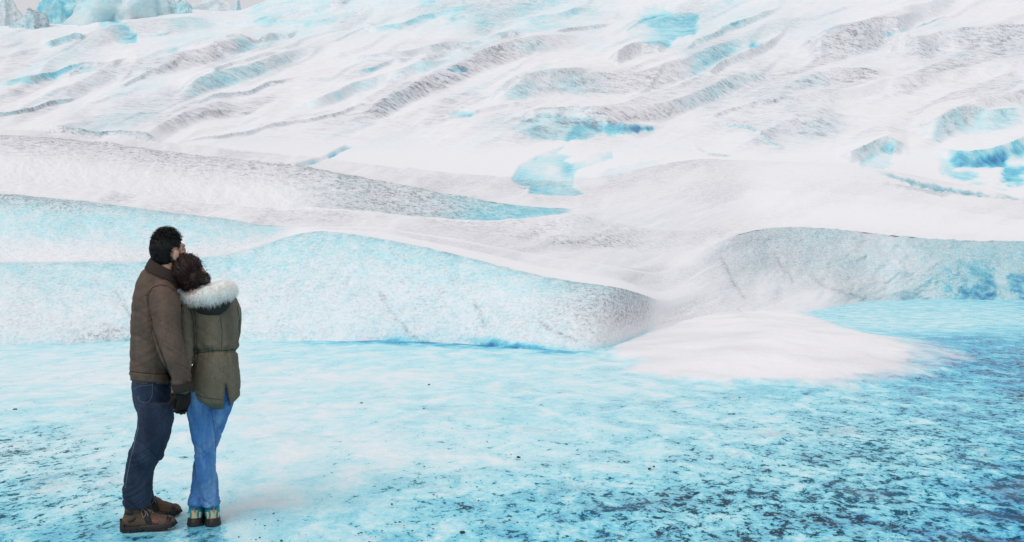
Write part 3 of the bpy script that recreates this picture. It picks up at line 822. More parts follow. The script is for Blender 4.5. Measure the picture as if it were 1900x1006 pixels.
M['seam_dark'] = plain('dark_seam_thread', (.040, .028, .022), .9)  # dark brown seam thread
M['seam_olive'] = plain('olive_seam_thread', (.060, .055, .042), .9)
M['parka'] = cloth('olive_parka_cotton', (.140, .124, .090), .26, fade=(.29, .24, .17))
M['parka_dark'] = cloth('olive_hood_lining', (.034, .035, .031), .2)
M['glove'] = cloth('dark_brown_glove_knit', (.018, .014, .015), .25)
M['fur'] = plain('cream_fur', (.93, .925, .895), .8, .03, .1)
kf = NT('cream_fur_pile')                        # fine pale hairs let light through
d1, d2, mx_ = kf.n('ShaderNodeBsdfDiffuse'), kf.n('ShaderNodeBsdfTranslucent'), kf.n('ShaderNodeMixShader')
for q_ in (d1, d2): q_.inputs['Color'].default_value = (.95, .945, .92, 1)
mx_.inputs[0].default_value = .5
kf.l(d1.outputs[0], mx_.inputs[1]); kf.l(d2.outputs[0], mx_.inputs[2])
kf.l(mx_.outputs[0], kf.t.nodes['Material Output'].inputs['Surface'])
M['fur_pile'] = kf.m
M['scarf'] = plain('white_scarf', (.82, .82, .82), .8, .05, .1)
M['hair_black'] = plain('black_hair', (.011, .010, .011), .55, .35, .2)
M['hair_brown'] = plain('dark_auburn_hair', (.030, .014, .014), .48, .45, .3)
M['skin'] = plain('skin', (.52, .29, .21), .5, .06, .35)
M['eye'] = plain('dark_brown_eye', (.10, .06, .045), .25, .02, .5)
M['boot_tan'] = cloth('brown_suede', (.125, .080, .056), .3)
M['boot_dark'] = plain('black_rubber', (.016, .013, .013), .5, .3, .4)
M['midsole'] = plain('grey_tan_midsole', (.22, .18, .15), .6)
M['lace'] = plain('grey_beige_lace', (.27, .22, .19), .8)
M['boot_red'] = plain('worn_reddish_leather', (.20, .075, .055), .6)
M['teal'] = plain('teal_padding', (.012, .25, .30), .7, .25)
M['cream'] = plain('cream_suede', (.56, .46, .29), .8, .15)
M['chain'] = plain('steel_chain', (.16, .15, .145), .4)

def set_feet(me, zmin=0): pass

# ---- head, hand and boot builders
def head_bm(bm, M4, wide=1.0):
    def E(c, r, rx=0, ry=0, rz=0):
        m = M4 @ Matrix.Translation(c) @ Matrix.Rotation(rz, 4, 'Z') @ Matrix.Rotation(ry, 4, 'Y') @ Matrix.Rotation(rx, 4, 'X') @ Matrix.Diagonal((*r, 1))
        bmesh.ops.create_uvsphere(bm, u_segments=22, v_segments=14, radius=1, matrix=m)
    E((0, -.012, .022), (.075 * wide, .094, .095))
    E((0, .040, -.040), (.058 * wide, .056, .078)); E((0, .058, -.098), (.032, .032, .026))
    E((0, .078, .028), (.050, .020, .016)); E((0, .096, -.012), (.011, .020, .034), rx=-.35); E((0, .106, -.032), (.017, .016, .012))
    for s in (-1, 1):
        E((s * .036, .066, -.028), (.024, .024, .022)); E((s * .048, .020, -.078), (.016, .040, .026))
        E((s * .083, -.010, -.026), (.010, .021, .034), rz=s * -.65, rx=-.15); E((s * .082, -.006, -.048), (.008, .012, .013))
    E((0, .088, -.062), (.022, .012, .006)); E((0, .086, -.071), (.019, .012, .007))
    a, b = M4 @ Vector((0, -.012, -.05)), M4 @ Vector((0, -.030, -.165))
    loft(bm, [(*a, .056, .056), (*((a + b) / 2), .056, .058), (*b, .066, .064)], 18)

def hand_mesh(bm, wrist, dirn, normal, thumb, size=.185, curl=.9):
    """palm, four unequal bent fingers and a thumb; curls towards -normal"""
    d = Vector(dirn).normalized(); n = Vector(normal); n = (n - d * n.dot(d)).normalized(); s = d.cross(n) * thumb
    w = Vector(wrist); pl = size * .50
    for off in (-.030, -.010, .010, .030):
        k = size / .185
        a = w + s * off * k * .75; b = w + d * pl + s * off * k
        loft_free(bm, [(a, .017 * k), ((a + b) / 2, .018 * k), (b, .0135 * k)], 10)
    for i, (off, ln) in enumerate(((.030, .80), (.010, .96), (-.010, .92), (-.030, .72))):
        k = size / .185
        p = w + d * (pl - .01) + s * off * k; dr = d.copy(); pts = [(p.copy(), .0112 * k)]
        for sg, fr in enumerate((.46, .31, .23)):
            ang = curl * (.55 + .25 * sg)
            dr = (dr * math.cos(ang) - n * math.sin(ang)); n2 = (n * math.cos(ang) + d * math.sin(ang))
            dr.normalize(); p = p + dr * ln * fr * size * .50; pts.append((p.copy(), (.0105 - .001 * sg) * k))
            d2, n = dr, n2; d = dr
        loft_free(bm, pts, 9)
        d = Vector(dirn).normalized(); n = Vector(normal); n = (n - d * n.dot(d)).normalized()
    k = size / .185
    t0 = w + d * pl * .25 + s * .028 * k; t1 = t0 + (d * .55 + s * .75 - n * .2) * .038 * k; t2 = t1 + (d * .85 + s * .25 - n * .45) * .032 * k; t3 = t2 + (d * .8 - s * .1 - n * .6) * .024 * k
    loft_free(bm, [(t0, .015 * k), (t1, .013 * k), (t2, .0115 * k), (t3, .009 * k)], 9)

def loft_free(bm, pts, n=10):
    loft(bm, [(*p, r, r) for p, r in pts], n, .008, .8)

def boot(parent, heel, heading, Lb=.31, Wd=.05, mats=None, shaft=.155, kind='hiker', tilt=0.0):
    """heel = ground point at the back of the heel; heading = angle of the toe direction in plan"""
    up, so = mats
    Mt = Matrix.Translation(heel) @ Matrix.Rotation(heading, 4, 'Z') @ Matrix.Rotation(tilt, 4, 'Y')
    def W(p): return Mt @ Vector(p)
    def sect(bm, rows, n=20, e=2.6):
        rings = []
        for x, hw, z0, z1 in rows:
            rg = []
            for i in range(n):
                t = 2 * math.pi * i / n; c, s_ = math.cos(t), math.sin(t)
                rg.append(bm.verts.new(W((x, hw * math.copysign(abs(c) ** (2 / e), c), (z0 + z1) / 2 + (z1 - z0) / 2 * math.copysign(abs(s_) ** (2 / e), s_)))))
            rings.append(rg)
        for a, b in zip(rings[:-1], rings[1:]):
            for i in range(n): bm.faces.new((a[i], a[(i + 1) % n], b[(i + 1) % n], b[i]))
        bm.faces.new(rings[0][::-1]); bm.faces.new(rings[-1])
    k = Lb / .31; q = Wd / .05
    bm = bmesh.new()
    sect(bm, [(.008*k, .022*q, .03, .085), (.02*k, .034*q, .025, .115), (.06*k, .039*q, .022, .125), (.11*k, .040*q, .022, .128), (.15*k, .042*q, .022, .112), (.19*k, .046*q, .02, .092), (.235*k, .048*q, .02, .076), (.27*k, .043*q, .02, .066), (.295*k, .031*q, .022, .056), (.306*k, .016*q, .026, .046)])
    rr = [(W((.072*k, 0, .06)), .048*k, .037*q), (W((.070*k, 0, .11)), .047*k, .038*q), (W((.066*k, 0, shaft)), .050*k, .041*q)]
    hx = Mt.to_3x3() @ Vector((1, 0, 0)); hy = Mt.to_3x3() @ Vector((0, 1, 0))
    rg = []
    for c, a, b in rr: rg.append([bm.verts.new(c + hx * a * math.cos(t) + hy * b * math.sin(t)) for t in np.linspace(0, 2*math.pi, 20, endpoint=False)])
    for a, b in zip(rg[:-1], rg[1:]):
        for i in range(20): bm.faces.new((a[i], a[(i+1) % 20], b[(i+1) % 20], b[i]))
    bm.faces.new(rg[0][::-1]); bm.faces.new(rg[-1])
    me = remesh(bm, .0048, 4)
    co, nn = verts_of(me)
    me.vertices.foreach_set('co', (co + nn * (.0016 * ridged(co[:, 2] / .018 + co[:, 0] * 9, co[:, 0] / .03 + co[:, 1] / .03, 5))[:, None]).ravel()); me.update()
    up_o = link('boot', me, up, parent)
    # sole: tread outline, thickness and lugs
    bm = bmesh.new()
    ol = [(0, .026), (.012, .036), (.04, .041), (.09, .039), (.13, .038), (.17, .044), (.22, .051), (.26, .048), (.29, .036), (.308, .018)]
    pts = [(x*k - .004, y*q) for x, y in ol] + [(x*k - .004, -y*q) for x, y in reversed(ol)]
    def zt(x): return .030 + .008 * max(0, (x - .22*k) / .09) + .01 * max(0, (.05*k - x) / .05)
    def zb(x): return .002 + .010 * max(0, (x - .24*k) / .07)
    lo = [bm.verts.new(W((x, y, zb(x) + (.005 if .115*k < x < .15*k else 0)))) for x, y in pts]
    md = [bm.verts.new(W((x*1.012 - .001, y * 1.06, .016 + zb(x)))) for x, y in pts]
    hi = [bm.verts.new(W((x, y, zt(x)))) for x, y in pts]
    n = len(pts)
    for a, b in ((lo, md), (md, hi)):
        for i in range(n): bm.faces.new((a[i], a[(i+1) % n], b[(i+1) % n], b[i]))
    bm.faces.new(lo[::-1]); bm.faces.new(hi)
    for i in range(9):
        x = (.015 + i * .033) * k
        for s in (-1, 1):
            hw = np.interp(x, [p[0]*k for p in ol], [p[1]*q for p in ol])
            mm = Mt @ Matrix.Translation((x, s * hw * .9, .008 + zb(x))) @ Matrix.Diagonal((.018, .016, .015, 1))
            bmesh.ops.create_cube(bm, size=1, matrix=mm)
    link('sole', to_mesh(bm), so, up_o, smooth=False)
    bv = bvh_of(up_o)
    def ring_band(name, x0, x1, lift, mat, z_lo=.02, n=22, lean=0.0):
        bm = bmesh.new(); prev = None; A = []
        for i in range(n):
            t = math.pi * i / (n - 1)
            rw = []
            for xx in (x0, x1):
                o = Vector((xx*k + lean * math.sin(t), 0, .045)); dr = Vector((0, math.cos(t), math.sin(t)))
                h = bv.ray_cast(W(o + dr * .2), (Mt.to_3x3() @ -dr))
                p = h[0] if h[0] is not None else W(o + dr * .045)
                nrm = (Mt.to_3x3() @ dr)
                rw.append((bm.verts.new(p + nrm * lift), bm.verts.new(p - nrm * .002)))
            if prev:
                (a0, a1), (b0, b1) = prev, rw
                bm.faces.new((a0[0], b0[0], b1[0], a1[0])); bm.faces.new((a0[0], a0[1], b0[1], b0[0])); bm.faces.new((a1[0], b1[0], b1[1], a1[1]))
            prev = rw
        return link(name, to_mesh(bm), mat, up_o)
    return up_o, W, ring_band, k, q

# ================================================================== the man
dm = gd(985); fm = Frame(dm)
man = thing('person', 'man with short black hair in a brown jacket and dark jeans, seen from behind', 'person', P(272, 985, dm + .10), 'couple standing on the ice')
man.location.z = 0
near_leg = [(289,752,-.05,34,36),(289,775,-.06,33.5,34),(286,800,-.06,32.5,33),(279,822,-.06,31.5,31),(272,838,-.05,31,30),(265.5,852,-.04,26.5,28),(260,868,-.03,26,27),(256,894,-.02,25.5,26),(254.5,914,-.01,26,26),(254,936,0,24.5,24)]
far_leg = [(291,752,.08,30,34),(289,790,.11,28,30),(281,825,.14,26,28),(270,850,.17,24,26),(261,875,.20,22,24),(259,900,.23,21.5,23),(263,928,.25,20,21)]
hips = [(281,696,0,36,45),(283,718,0,38.5,47),(286,742,0,37.5,44),(289,760,.02,31,36)]
torso = [(302,496,-.01,20,22),(299,506,0,30,36),(294,519,0,36,48),(291,545,0,43,57),(290,580,0,46,56),(289,620,0,46,52),(286,660,0,45,50),(283,690,0,42,48),(281,707,0,39,46)]
r_arm = [(306,534,-.08,19,24),(307,552,-.13,26,28),(308,575,-.16,28,30),(309,602,-.17,27.5,29),(313,630,-.18,26.5,27),(321,656,-.18,24.5,25),(329,680,-.17,21.5,23),(336,703,-.16,18.5,20),(341,725,-.15,16,17)]
l_arm = [(280,535,.12,20,24),(276,560,.17,24,27),(275,600,.20,24,26),(280,640,.21,22,24),(290,675,.20,19,21),(300,706,.17,16,18)]
hd = Matrix.Translation(P(313.5, 466, dm)) @ Matrix.Rotation(R(-36), 4, 'Z') @ Matrix.Rotation(R(4), 4, 'X') @ Matrix.Scale(1.0, 4)
bm = bmesh.new(); head_bm(bm, hd)
for L_ in (torso, hips, near_leg[:-2], far_leg[:-1], r_arm, l_arm): loft(bm, fm.rows(L_, -6 if L_ not in (near_leg[:-1],) else -6), 20, .02)
loft(bm, fm.rows([(252,915,0,10,10),(248,950,.02,6,6),(256,976,.03,7,6)]), 14); loft(bm, fm.rows([(262,905,.25,9,9),(262,935,.26,6,6),(268,952,.27,6,5)]), 14)
body_m = link('body', remesh(bm, .0055, 3), M['skin'], man)
for s in (-1, 1):
    bm = bmesh.new(); ellipsoid(bm, hd @ Vector((s * .031, .064, .004)), (.0125,) * 3, seg=12); link('eye', to_mesh(bm), M['eye'], man)

def fold(co, u, v, fz, fx, seed, tiltk=0.0):
    x, y = (co[:, 0] + co[:, 1] * .6) * fx + co[:, 2] * tiltk, co[:, 2] * fz + (co[:, 0] + co[:, 1]) * tiltk * 3
    q = np.abs(vnoise(x + .5 * vnoise(x * 1.7, y * .6, seed + 1), y, seed))
    return 1.35 * np.minimum(q, .75) ** .6 - .62

bm = bmesh.new()
for L_ in (torso, r_arm, l_arm): loft(bm, fm.rows(L_), 30)
jm = remesh(bm, .0062, 3)
def fj(co, u, v):
    sl = sstep(283, 300, u) * (co[:, 1] < dm)
    a = .0055 * fold(co, u, v, 15, 4, 3, 3) + .003 * fold(co, u, v, 34, 9, 8, -5)
    b = .0065 * fold(co, u, v, 26, 5, 12, 4) * np.clip((v - 545) / 120, .25, 1.3)
    cr = -.010 * np.exp(-((u - np.interp(v, [545, 575, 610, 655, 705], [274, 279, 284, 299, 318])) / 2.6) ** 2) * (v > 548) * (v < 706) * (co[:, 1] < dm)
    return a * (1 - sl) + (a * .4 + b) * sl + cr
displace(jm, fj)
jacket = link('jacket', jm, M['jacket'], man)
def ring_loft(name, fr, rings, mat, parent, n=40, closed=False):
    bm = bmesh.new(); rr = []
    for cu, cv, a, b, tl_, dd in rings:
        k = fr.d0 / F
        c = fr.pt(cu, cv, dd)
        rr.append([bm.verts.new(c + Vector((a * k * math.cos(t), b * k * math.sin(t), -tl_ * k * math.cos(t)))) for t in np.linspace(0, 2*math.pi, n, endpoint=False)])
    for a, b in zip(rr[:-1], rr[1:]):
        for i in range(n): bm.faces.new((a[i], a[(i+1) % n], b[(i+1) % n], b[i]))
    return link(name, to_mesh(bm), mat, parent)
ring_loft('collar', fm, [(303,522,34,38,13,0),(303,514,33,36,14,0),(304,503,30,33,14,0),(306,494,27,29,14,0),(307,491,25.5,27,14,0),(307,493,23,25,14,0),(307,510,20,22,12,0)], M['jacket_dark'], jacket)
ring_loft('collar_seam', fm, [(303.4,509.5,32.4,35.6,14,0),(303.6,508,32.4,35.2,14,0),(303.8,506.8,31.6,34.4,14,0)], M['seam_dark'], jacket)
bv = bvh_of(jacket)
sewn('hem_band', bv, [(241,690),(262,693),(290,695),(316,695)], [(241.5,705),(262,708),(290,710),(318,709)], M['jacket'], jacket, .005, 40, 6)
seam('sleeve_seam', bv, [(281,590),(284,612),(299,655),(312,688),(320,708)], M['seam_dark'], jacket, 1.6)
seam('shoulder_seam', bv, [(276,546),(282,534),(296,529),(312,531),(324,540)], M['seam_dark'], jacket, 1.3)
seam('hem_seam', bv, [(242,689),(262,692),(290,694),(314,694)], M['seam_dark'], jacket, 1.2)
ring_loft('cuff', fm, [(337.5,711,18.5,20,-3,-.16),(340.5,722,17.6,18.6,-3,-.155),(341.5,727,16.8,17.8,-3,-.15),(341.6,727,13,14,-3,-.15)], M['jacket_dark'], jacket, 28)

bm = bmesh.new()
for L_ in (hips, near_leg, far_leg): loft(bm, fm.rows(L_), 28)
pm = remesh(bm, .0062, 2)
def fp(co, u, v):
    am = np.interp(v, [700, 745, 790, 825, 845, 862, 890, 905, 925, 940], [.003, .005, .005, .009, .014, .009, .008, .013, .016, .008])
    return am * 1.15 * fold(co, u, v, 16, 2.6, 22, 4) + am * .45 * fold(co, u, v, 34, 6, 25, -6) + .003 * fold(co, u, v, 9, 9, 28, 2)
displace(pm, fp)
jeans = link('jeans', pm, M['denim_dark'], man)
bv = bvh_of(jeans)
seam('pocket_stitching', bv, [(283,711),(282.5,733),(277,746),(268,748),(259,744),(256,735)], M['thread'], jeans, .8)
seam('side_seam', bv, [(258,790),(252,812),(248,830),(241,858),(236,884),(233,905)], M['thread'], jeans, .9)
seam('yoke_seam', bv, [(246,722),(262,716),(284,714)], M['thread'], jeans, .7)

# gloved right hand closing round her left hand
kp = dm / F
bm = bmesh.new()
hand_mesh(bm, fm.pt(342, 724, -.15), (-.10, .05, -1), (.75, -.65, .05), 1, .185, .62)
glove = link('glove', remesh(bm, .0042, 2), M['glove'], man)
bm = bmesh.new(); hand_mesh(bm, fm.pt(301, 706, .17), (.1, .1, -1), (-.3, .9, 0), -1, .185, .5)
link('glove', remesh(bm, .0045, 2), M['glove'], man)

# hair: a cropped cap, short curls on top, and a beard along the jaw
def hair_cap(M4, c, r, keep, seed, amp, fq, seg=72):
    bm = bmesh.new()
    bmesh.ops.create_uvsphere(bm, u_segments=seg, v_segments=seg // 2, radius=1, matrix=Matrix.Translation(c) @ Matrix.Diagonal((*r, 1)))
    dead = [v for v in bm.verts if not keep(v.co)]
    bmesh.ops.delete(bm, geom=dead, context='VERTS')
    bm.normal_update()
    for v in bm.verts:
        q = v.co * fq
        v.co += v.normal * amp * (mnoise.noise(q + Vector((seed, 0, 0))) + .6 * mnoise.noise(q * 2.3))
    bm.transform(M4)
    return bm
def keep_m(p):
    if p.z > .076: return True
    if abs(p.x) > .04 and ((p.y + .008) / .026) ** 2 + ((p.z + .022) / .040) ** 2 < 1 + .25 * math.sin(p.z * 210): return False
    fr = .020 + .032 * min(1, max(0, (p.z + .005) / .06))
    if p.y > fr + .006 * math.sin(p.z * 330 + p.x * 90): return False
    if abs(p.x) > .03 and p.y > -.02 and p.z < -.045: return False
    return p.z > -.098 + .45 * max(0, abs(p.x) - .015) + .006 * math.sin(p.x * 260)
bm = hair_cap(hd, (0, -.016, .014), (.080, .101, .115), keep_m, 3.1, .0045, 45)
hm = link('hair', to_mesh(bm), M['hair_black'], man)
L_ = []
while len(L_) < 2600:
    a = RNG.normal(size=3); a /= np.linalg.norm(a)
    p = np.array([0, -.016, .014]) + a * np.array([.080, .101, .115])
    if not keep_m(Vector(p)): continue
    top = np.clip((p[2] - .055) / .06, 0, 1) * (.55 + .45 * np.clip((p[1] + .06) / .08, 0, 1))
    if top < RNG.random() * .8 - .45: continue
    ln = .005 + .036 * top * RNG.random() ; side = np.cross(a, RNG.normal(size=3)); side /= np.linalg.norm(side); s2 = np.cross(a, side)
    pts = [p - a * .003]
    for j in range(1, 6):
        t = j / 5; w_ = 4.6 * t * (.4 + top)
        pts.append(p + a * ln * (t - .25 * t * t) + (side * math.sin(w_) + s2 * (1 - math.cos(w_))) * ln * .60)
    L_.append([np.array(hd @ Vector(q)) for q in pts])
strands('curls', L_, .0044, M['hair_black'], hm)
L_ = []
while len(L_) < 900:
    a = RNG.normal(size=3); a /= np.linalg.norm(a)
    p = np.array([0, .034, -.052]) + a * np.array([.062, .060, .082])
    if p[1] < .022 or p[2] > -.028 or (abs(p[0]) < .03 and p[2] > -.05): continue
    dr = a + np.array([0, .2, -.8]); dr /= np.linalg.norm(dr)
    L_.append([np.array(hd @ Vector(p + dr * t * .011)) for t in (-.3, .4, 1)])
strands('beard', L_, .003, M['hair_black'], man)

# boots with black rubber ice grips
def man_boot(u, v, heading, tilt, near):
    g = gd(v); h = P(u, v, g); h.z = .002
    b, W, band, k, q = boot(man, h, heading, .315 if near else .305, .052, (M['boot_tan'], M['boot_dark']), .16, tilt=tilt)
    band('grip_strap', .150, .185, .006, M['boot_dark'], lean=-.02); band('grip_strap', .262, .285, .006, M['boot_dark'])
    bm = bmesh.new()                                             # heel guard rising at the back
    for s0, s1 in ((0, 1),):
        prev = None
        for i in range(9):
            t = -1.1 + 2.2 * i / 8
            a = [bm.verts.new(W((.052*k - .062*k * math.cos(t), .050 * math.sin(t), z))) for z in (.012, .045, .045 + .030 * max(0, math.cos(t * 1.35)))]
            c = [bm.verts.new(W((.052*k - .056*k * math.cos(t), .044 * math.sin(t), z))) for z in (.012, .045, .045 + .030 * max(0, math.cos(t * 1.35)))]
            if prev:
                for j in range(2): bm.faces.new((prev[0][j], a[j], a[j+1], prev[0][j+1])); bm.faces.new((prev[1][j], prev[1][j+1], c[j+1], c[j]))
                bm.faces.new((prev[0][2], a[2], c[2], prev[1][2]))
            prev = (a, c)
    link('heel_guard', to_mesh(bm), M['boot_dark'], b)
    bm = bmesh.new()                                             # rubber lip at the toe
    for i in range(7):
        y = (-.03 + .01 * i); tube(bm, [W((.27*k, y, .05)), W((.30*k - abs(y)*.4, y, .045)), W((.315*k - abs(y)*.5, y, .022))], .0055, 6)
    link('toe_guard', to_mesh(bm), M['boot_dark'], b)
    bm = bmesh.new()
    for i in range(5):
        x = .100 + .018 * i; z = .142 - .011 * i
        sg = (-1) ** i
        tube(bm, [W((x*k, -.026, z - .016)), W((x*k + .006, sg * .004, z + .004)), W((x*k + .012, .026, z - .018))], .0026)
    tube(bm, [W((.118*k, -.026, .128)), W((.125*k, -.045, .108)), W((.135*k, -.050, .085)), W((.146*k, -.046, .100)), W((.135*k, -.030, .124))], .0024)
    tube(bm, [W((.118*k, -.02, .130)), W((.150*k, -.040, .115)), W((.162*k, -.048, .092))], .0024)
    link('lace', to_mesh(bm), M['lace'], b)
    bm = bmesh.new()
    for i in range(14):
        t = i / 13; p = W((.12*k + .12*t*k, -.047 - .004 * math.sin(t * 3.1), .030 + .004 * (i % 2)))
        ellipsoid(bm, p, (.0045, .003, .003), seg=6)
    link('chain', to_mesh(bm), M['chain'], b)
    bvb = bvh_of(b)
    return b, bvb
b1, bvb = man_boot(226, 986, R(10), R(-1.5), True)
sewn('dark_panel', bvb, [(229,948),(237,948),(248,950)], [(230,954),(238,956),(247,955)], M['boot_dark'], b1, .003, 8, 3)
sewn('dark_panel', bvb, [(237,966),(244,962),(253,958)], [(239,970),(246,968),(253,962)], M['boot_dark'], b1, .003, 8, 3)
sewn('red_panel', bvb, [(279,966),(286,963),(294,966)], [(280,976),(288,974),(295,974)], M['boot_red'], b1, .003, 8, 3)
sewn('midsole', bvb, [(226,982),(240,986),(256,986)], [(228,988),(240,990),(256,990)], M['midsole'], b1, .006, 10, 3)
man_boot(246, 958, R(4), 0, False)

# ================================================================== the woman
dwm = gd(976); fw = Frame(dwm)
woman = thing('person', 'woman in an olive parka with cream fur hood, head resting on a shoulder', 'person', P(383, 976, dwm), 'couple standing on the ice')
woman.location.z = 0
w_torso = [(386,548,-.02,26,26),(392,558,0,42,32),(396,572,0,48,36),(398,600,0,45.5,37),(400,630,0,42.5,35),(401,650,0,39.5,32),(401,664,0,41.5,36),(399.5,690,0,46,40),(397.5,712,0,49,42),(396,733,0,49.5,42),(396,742,0,49,41)]
wl_arm = [(356,558,-.02,15,22),(349,574,-.05,17,23),(347,600,-.07,17,22),(347,632,-.09,16,20),(346,658,-.11,15,18),(341,684,-.15,14,17),(333,708,-.19,13,15),(325.5,731,-.21,10,12)]
wr_arm = [(424,560,.02,17,22),(431,576,.05,16.5,21),(433,600,.10,15,19),(431,628,.16,13.5,17),(420,650,.22,12,15),(400,656,.26,11,13),(384,656,.27,10,12)]
w_near = [(370,728,-.02,27,34),(369,748,-.03,25,31),(373.5,784,-.03,22.8,26),(378,816,-.02,21,23),(380.5,841,-.01,19.7,22),(382,866,0,19.2,21),(385.5,894,.02,18.6,20),(391,922,.02,16.5,17),(392.5,937,.02,16.5,16.5)]
w_far = [(412,728,.04,26,34),(411,748,.06,22.5,30),(405,770,.08,20.5,25),(396.5,796,.11,18.5,22),(388,822,.13,17.5,20),(379,850,.13,17,20),(374,875,.10,17,19),(371,900,.07,16.5,18),(366,925,.03,14.5,15.5),(364.5,937,.02,15,15.5)]
whips = [(394,700,0,40,38),(392,725,0,42,38),(391,742,0,39,34)]
wh = Matrix.Translation(P(351, 506, dwm - .08)) @ Matrix.Rotation(R(12), 4, 'Z') @ Matrix.Rotation(R(-24), 4, 'Y') @ Matrix.Rotation(R(-8), 4, 'X') @ Matrix.Scale(.93, 4)
bm = bmesh.new(); head_bm(bm, wh, .95)
loft(bm, [(*(wh @ Vector((0, -.03, -.10))), .05, .05), (*fw.pt(380, 540, -.03), .05, .052), (*fw.pt(388, 565, 0), .10, .08)], 18)
for L_ in (w_torso[:-4], wl_arm, wr_arm, whips, w_near[1:-1], w_far[1:-1]): loft(bm, fw.rows(L_, -7), 20, .02)
loft(bm, fw.rows([(391.5,922,.03,10,10),(395,950,.07,7,7),(396,968,.10,7,6)]), 14); loft(bm, fw.rows([(364.5,922,.03,10,10),(363,950,.07,7,7),(363,968,.10,7,6)]), 14)
link('body', remesh(bm, .0055, 3), M['skin'], woman)
for s in (-1, 1):
    bm = bmesh.new(); ellipsoid(bm, wh @ Vector((s * .031, .064, .004)), (.0125,) * 3, seg=12); link('eye', to_mesh(bm), M['eye'], woman)

bm = bmesh.new()
for L_ in (w_torso, wl_arm, wr_arm): loft(bm, fw.rows(L_), 32)
pk = remesh(bm, .0058, 3)
def hem_v(u): return np.interp(u, [348, 360, 380, 415, 430, 444, 448], [731, 736, 742, 748, 746, 738, 736])
def fk(co, u, v):
    arm = (u < np.interp(v, [560, 600, 650, 700], [353, 360, 362, 352])) & (co[:, 1] < dwm + .05)
    back = co[:, 1] < dwm + .08
    th = np.arctan2(co[:, 0] - (400 - U0) / F * dwm, -(co[:, 1] - dwm))
    a = .0045 * fold(co, u, v, 13, 5, 43, 3) + .0015 * fold(co, u, v, 34, 10, 45, -5)
    g = np.exp(-np.abs(v - 655) / 13) * (v > 640)
    gather = .009 * g * vnoise(th * 7.5, v / 40, 47) * 1.2 - .010 * np.exp(-((v - 652) / 3.0) ** 2)
    puff = .007 * np.exp(-((v - 641) / 6.0) ** 2) * (1 + .8 * vnoise(th * 6, v * 0, 49))
    sl = .0055 * fold(co, u, v, 30, 5, 51, 5)
    cr = -.009 * np.exp(-((u - np.interp(v, [575, 600, 650, 690], [356, 360.5, 362, 357])) / 2.2) ** 2) * (v > 572) * (v < 700) * back
    return np.where(arm, a * .4 + sl, a + gather + puff) + cr
displace(pk, fk)
co, nn = verts_of(pk)                                            # slanted hem and the open vent at the back
u = U0 + F * co[:, 0] / co[:, 1]; v = VH - F * (co[:, 2] - H) / co[:, 1]
low = (v > 700) & (u > 346)
dz = np.where(low, (hem_v(u) - 744) * sstep(700, 742, v), 0)
co[:, 2] -= dz * dwm / F
pk.vertices.foreach_set('co', co.ravel()); pk.update()
bm = bmesh.new(); bm.from_mesh(pk)
dead = []
for f in bm.faces:
    c = f.calc_center_median(); uu = U0 + F * c.x / c.y; vv = VH - F * (c.z - H) / c.y
    hw = np.interp(vv, [711, 716, 752], [0, 1.4, 6.2])
    if c.y < dwm and vv > 711 and abs(uu - np.interp(vv, [711, 750], [419, 421])) < hw: dead.append(f)
bmesh.ops.delete(bm, geom=dead, context='FACES')
pk2 = bpy.data.meshes.new('m'); bm.to_mesh(pk2); bm.free()
parka = link('parka', pk2, M['parka'], woman)
bv = bvh_of(parka)
seam('back_seam', bv, [(409,590),(412,615),(411,648)], M['seam_olive'], parka, .9)
seam('armhole_seam', bv, [(352,570),(359,598),(361.5,640),(360,680)], M['seam_olive'], parka, 1.2)
seam('armhole_seam', bv, [(440,568),(444,590),(443.5,620),(441,642)], M['seam_olive'], parka, .9)
seam('waist_drawstring', bv, [(362,656),(378,654),(395,651),(412,651),(428,649),(440,648)], M['seam_olive'], parka, 1.8)
seam('hem_seam', bv, [(352,728),(380,738),(412,742)], M['seam_olive'], parka, .7)
seam('vent_edge', bv, [(418,710),(416,728),(414,745)], M['parka'], parka, 1.6, .004)
seam('vent_edge', bv, [(420,710),(424,728),(427.5,744)], M['parka'], parka, 1.6, .004)
# folded hood, dark inside, below the fur
bm = bmesh.new()
kq = dwm / F
ellipsoid(bm, fw.pt(392, 563, -.105), (34 * kq, .050, 23 * kq), Matrix.Rotation(R(-4), 3, 'Y'), 28)
hq_ = remesh(bm, .006, 2)
displace(hq_, lambda co, u, v: .004 * fold(co, u, v, 22, 4, 61, 3))
hood = link('hood', hq_, M['parka_dark'], parka)
fur_rows = fw.rows([(333,553,.03,7,9),(338,551,-.02,10,12),(348,549,-.07,14,15),(368,548,-.12,19.5,18),(392,547,-.135,21,19),(411,541,-.11,20.5,18),(421,537,-.05,17,16),(426,538,.03,12,13),(426,543,.10,8,10)])
bm = bmesh.new(); loft(bm, fur_rows, 24, .012)
fb = remesh(bm, .007, 3)
displace(fb, lambda co, u, v: .005 * vnoise(co[:, 0] * 38, co[:, 2] * 38, 65) - .004)
fur = link('fur_trim', fb, M['fur'], parka)
co, nn = verts_of(fb); co = co + np.array(root_loc(parka))
L_ = []
for i in RNG.integers(0, len(co), 9000):
    p, n = co[i], nn[i]
    dr = n + RNG.normal(size=3) * .45 + np.array([0, 0, -.45]); dr /= np.linalg.norm(dr)
    ln = .013 + .014 * RNG.random()
    L_.append([p - n * .003, p + dr * ln * .5, p + dr * ln + np.array([0, 0, -.3 * ln])])
strands('fur_hair', L_, .0030, M['fur_pile'], fur)
bm = bmesh.new(); ellipsoid(bm, fw.pt(334, 537, -.10), (6 * kq, .03, 8 * kq), Matrix.Rotation(R(30), 3, 'Y'))
ellipsoid(bm, fw.pt(340, 544, -.09), (7 * kq, .03, 7 * kq))
sc = remesh(bm, .005, 2); displace(sc, lambda co, u, v: .003 * fold(co, u, v, 60, 20, 71, 3))
link('scarf', sc, M['scarf'], woman)

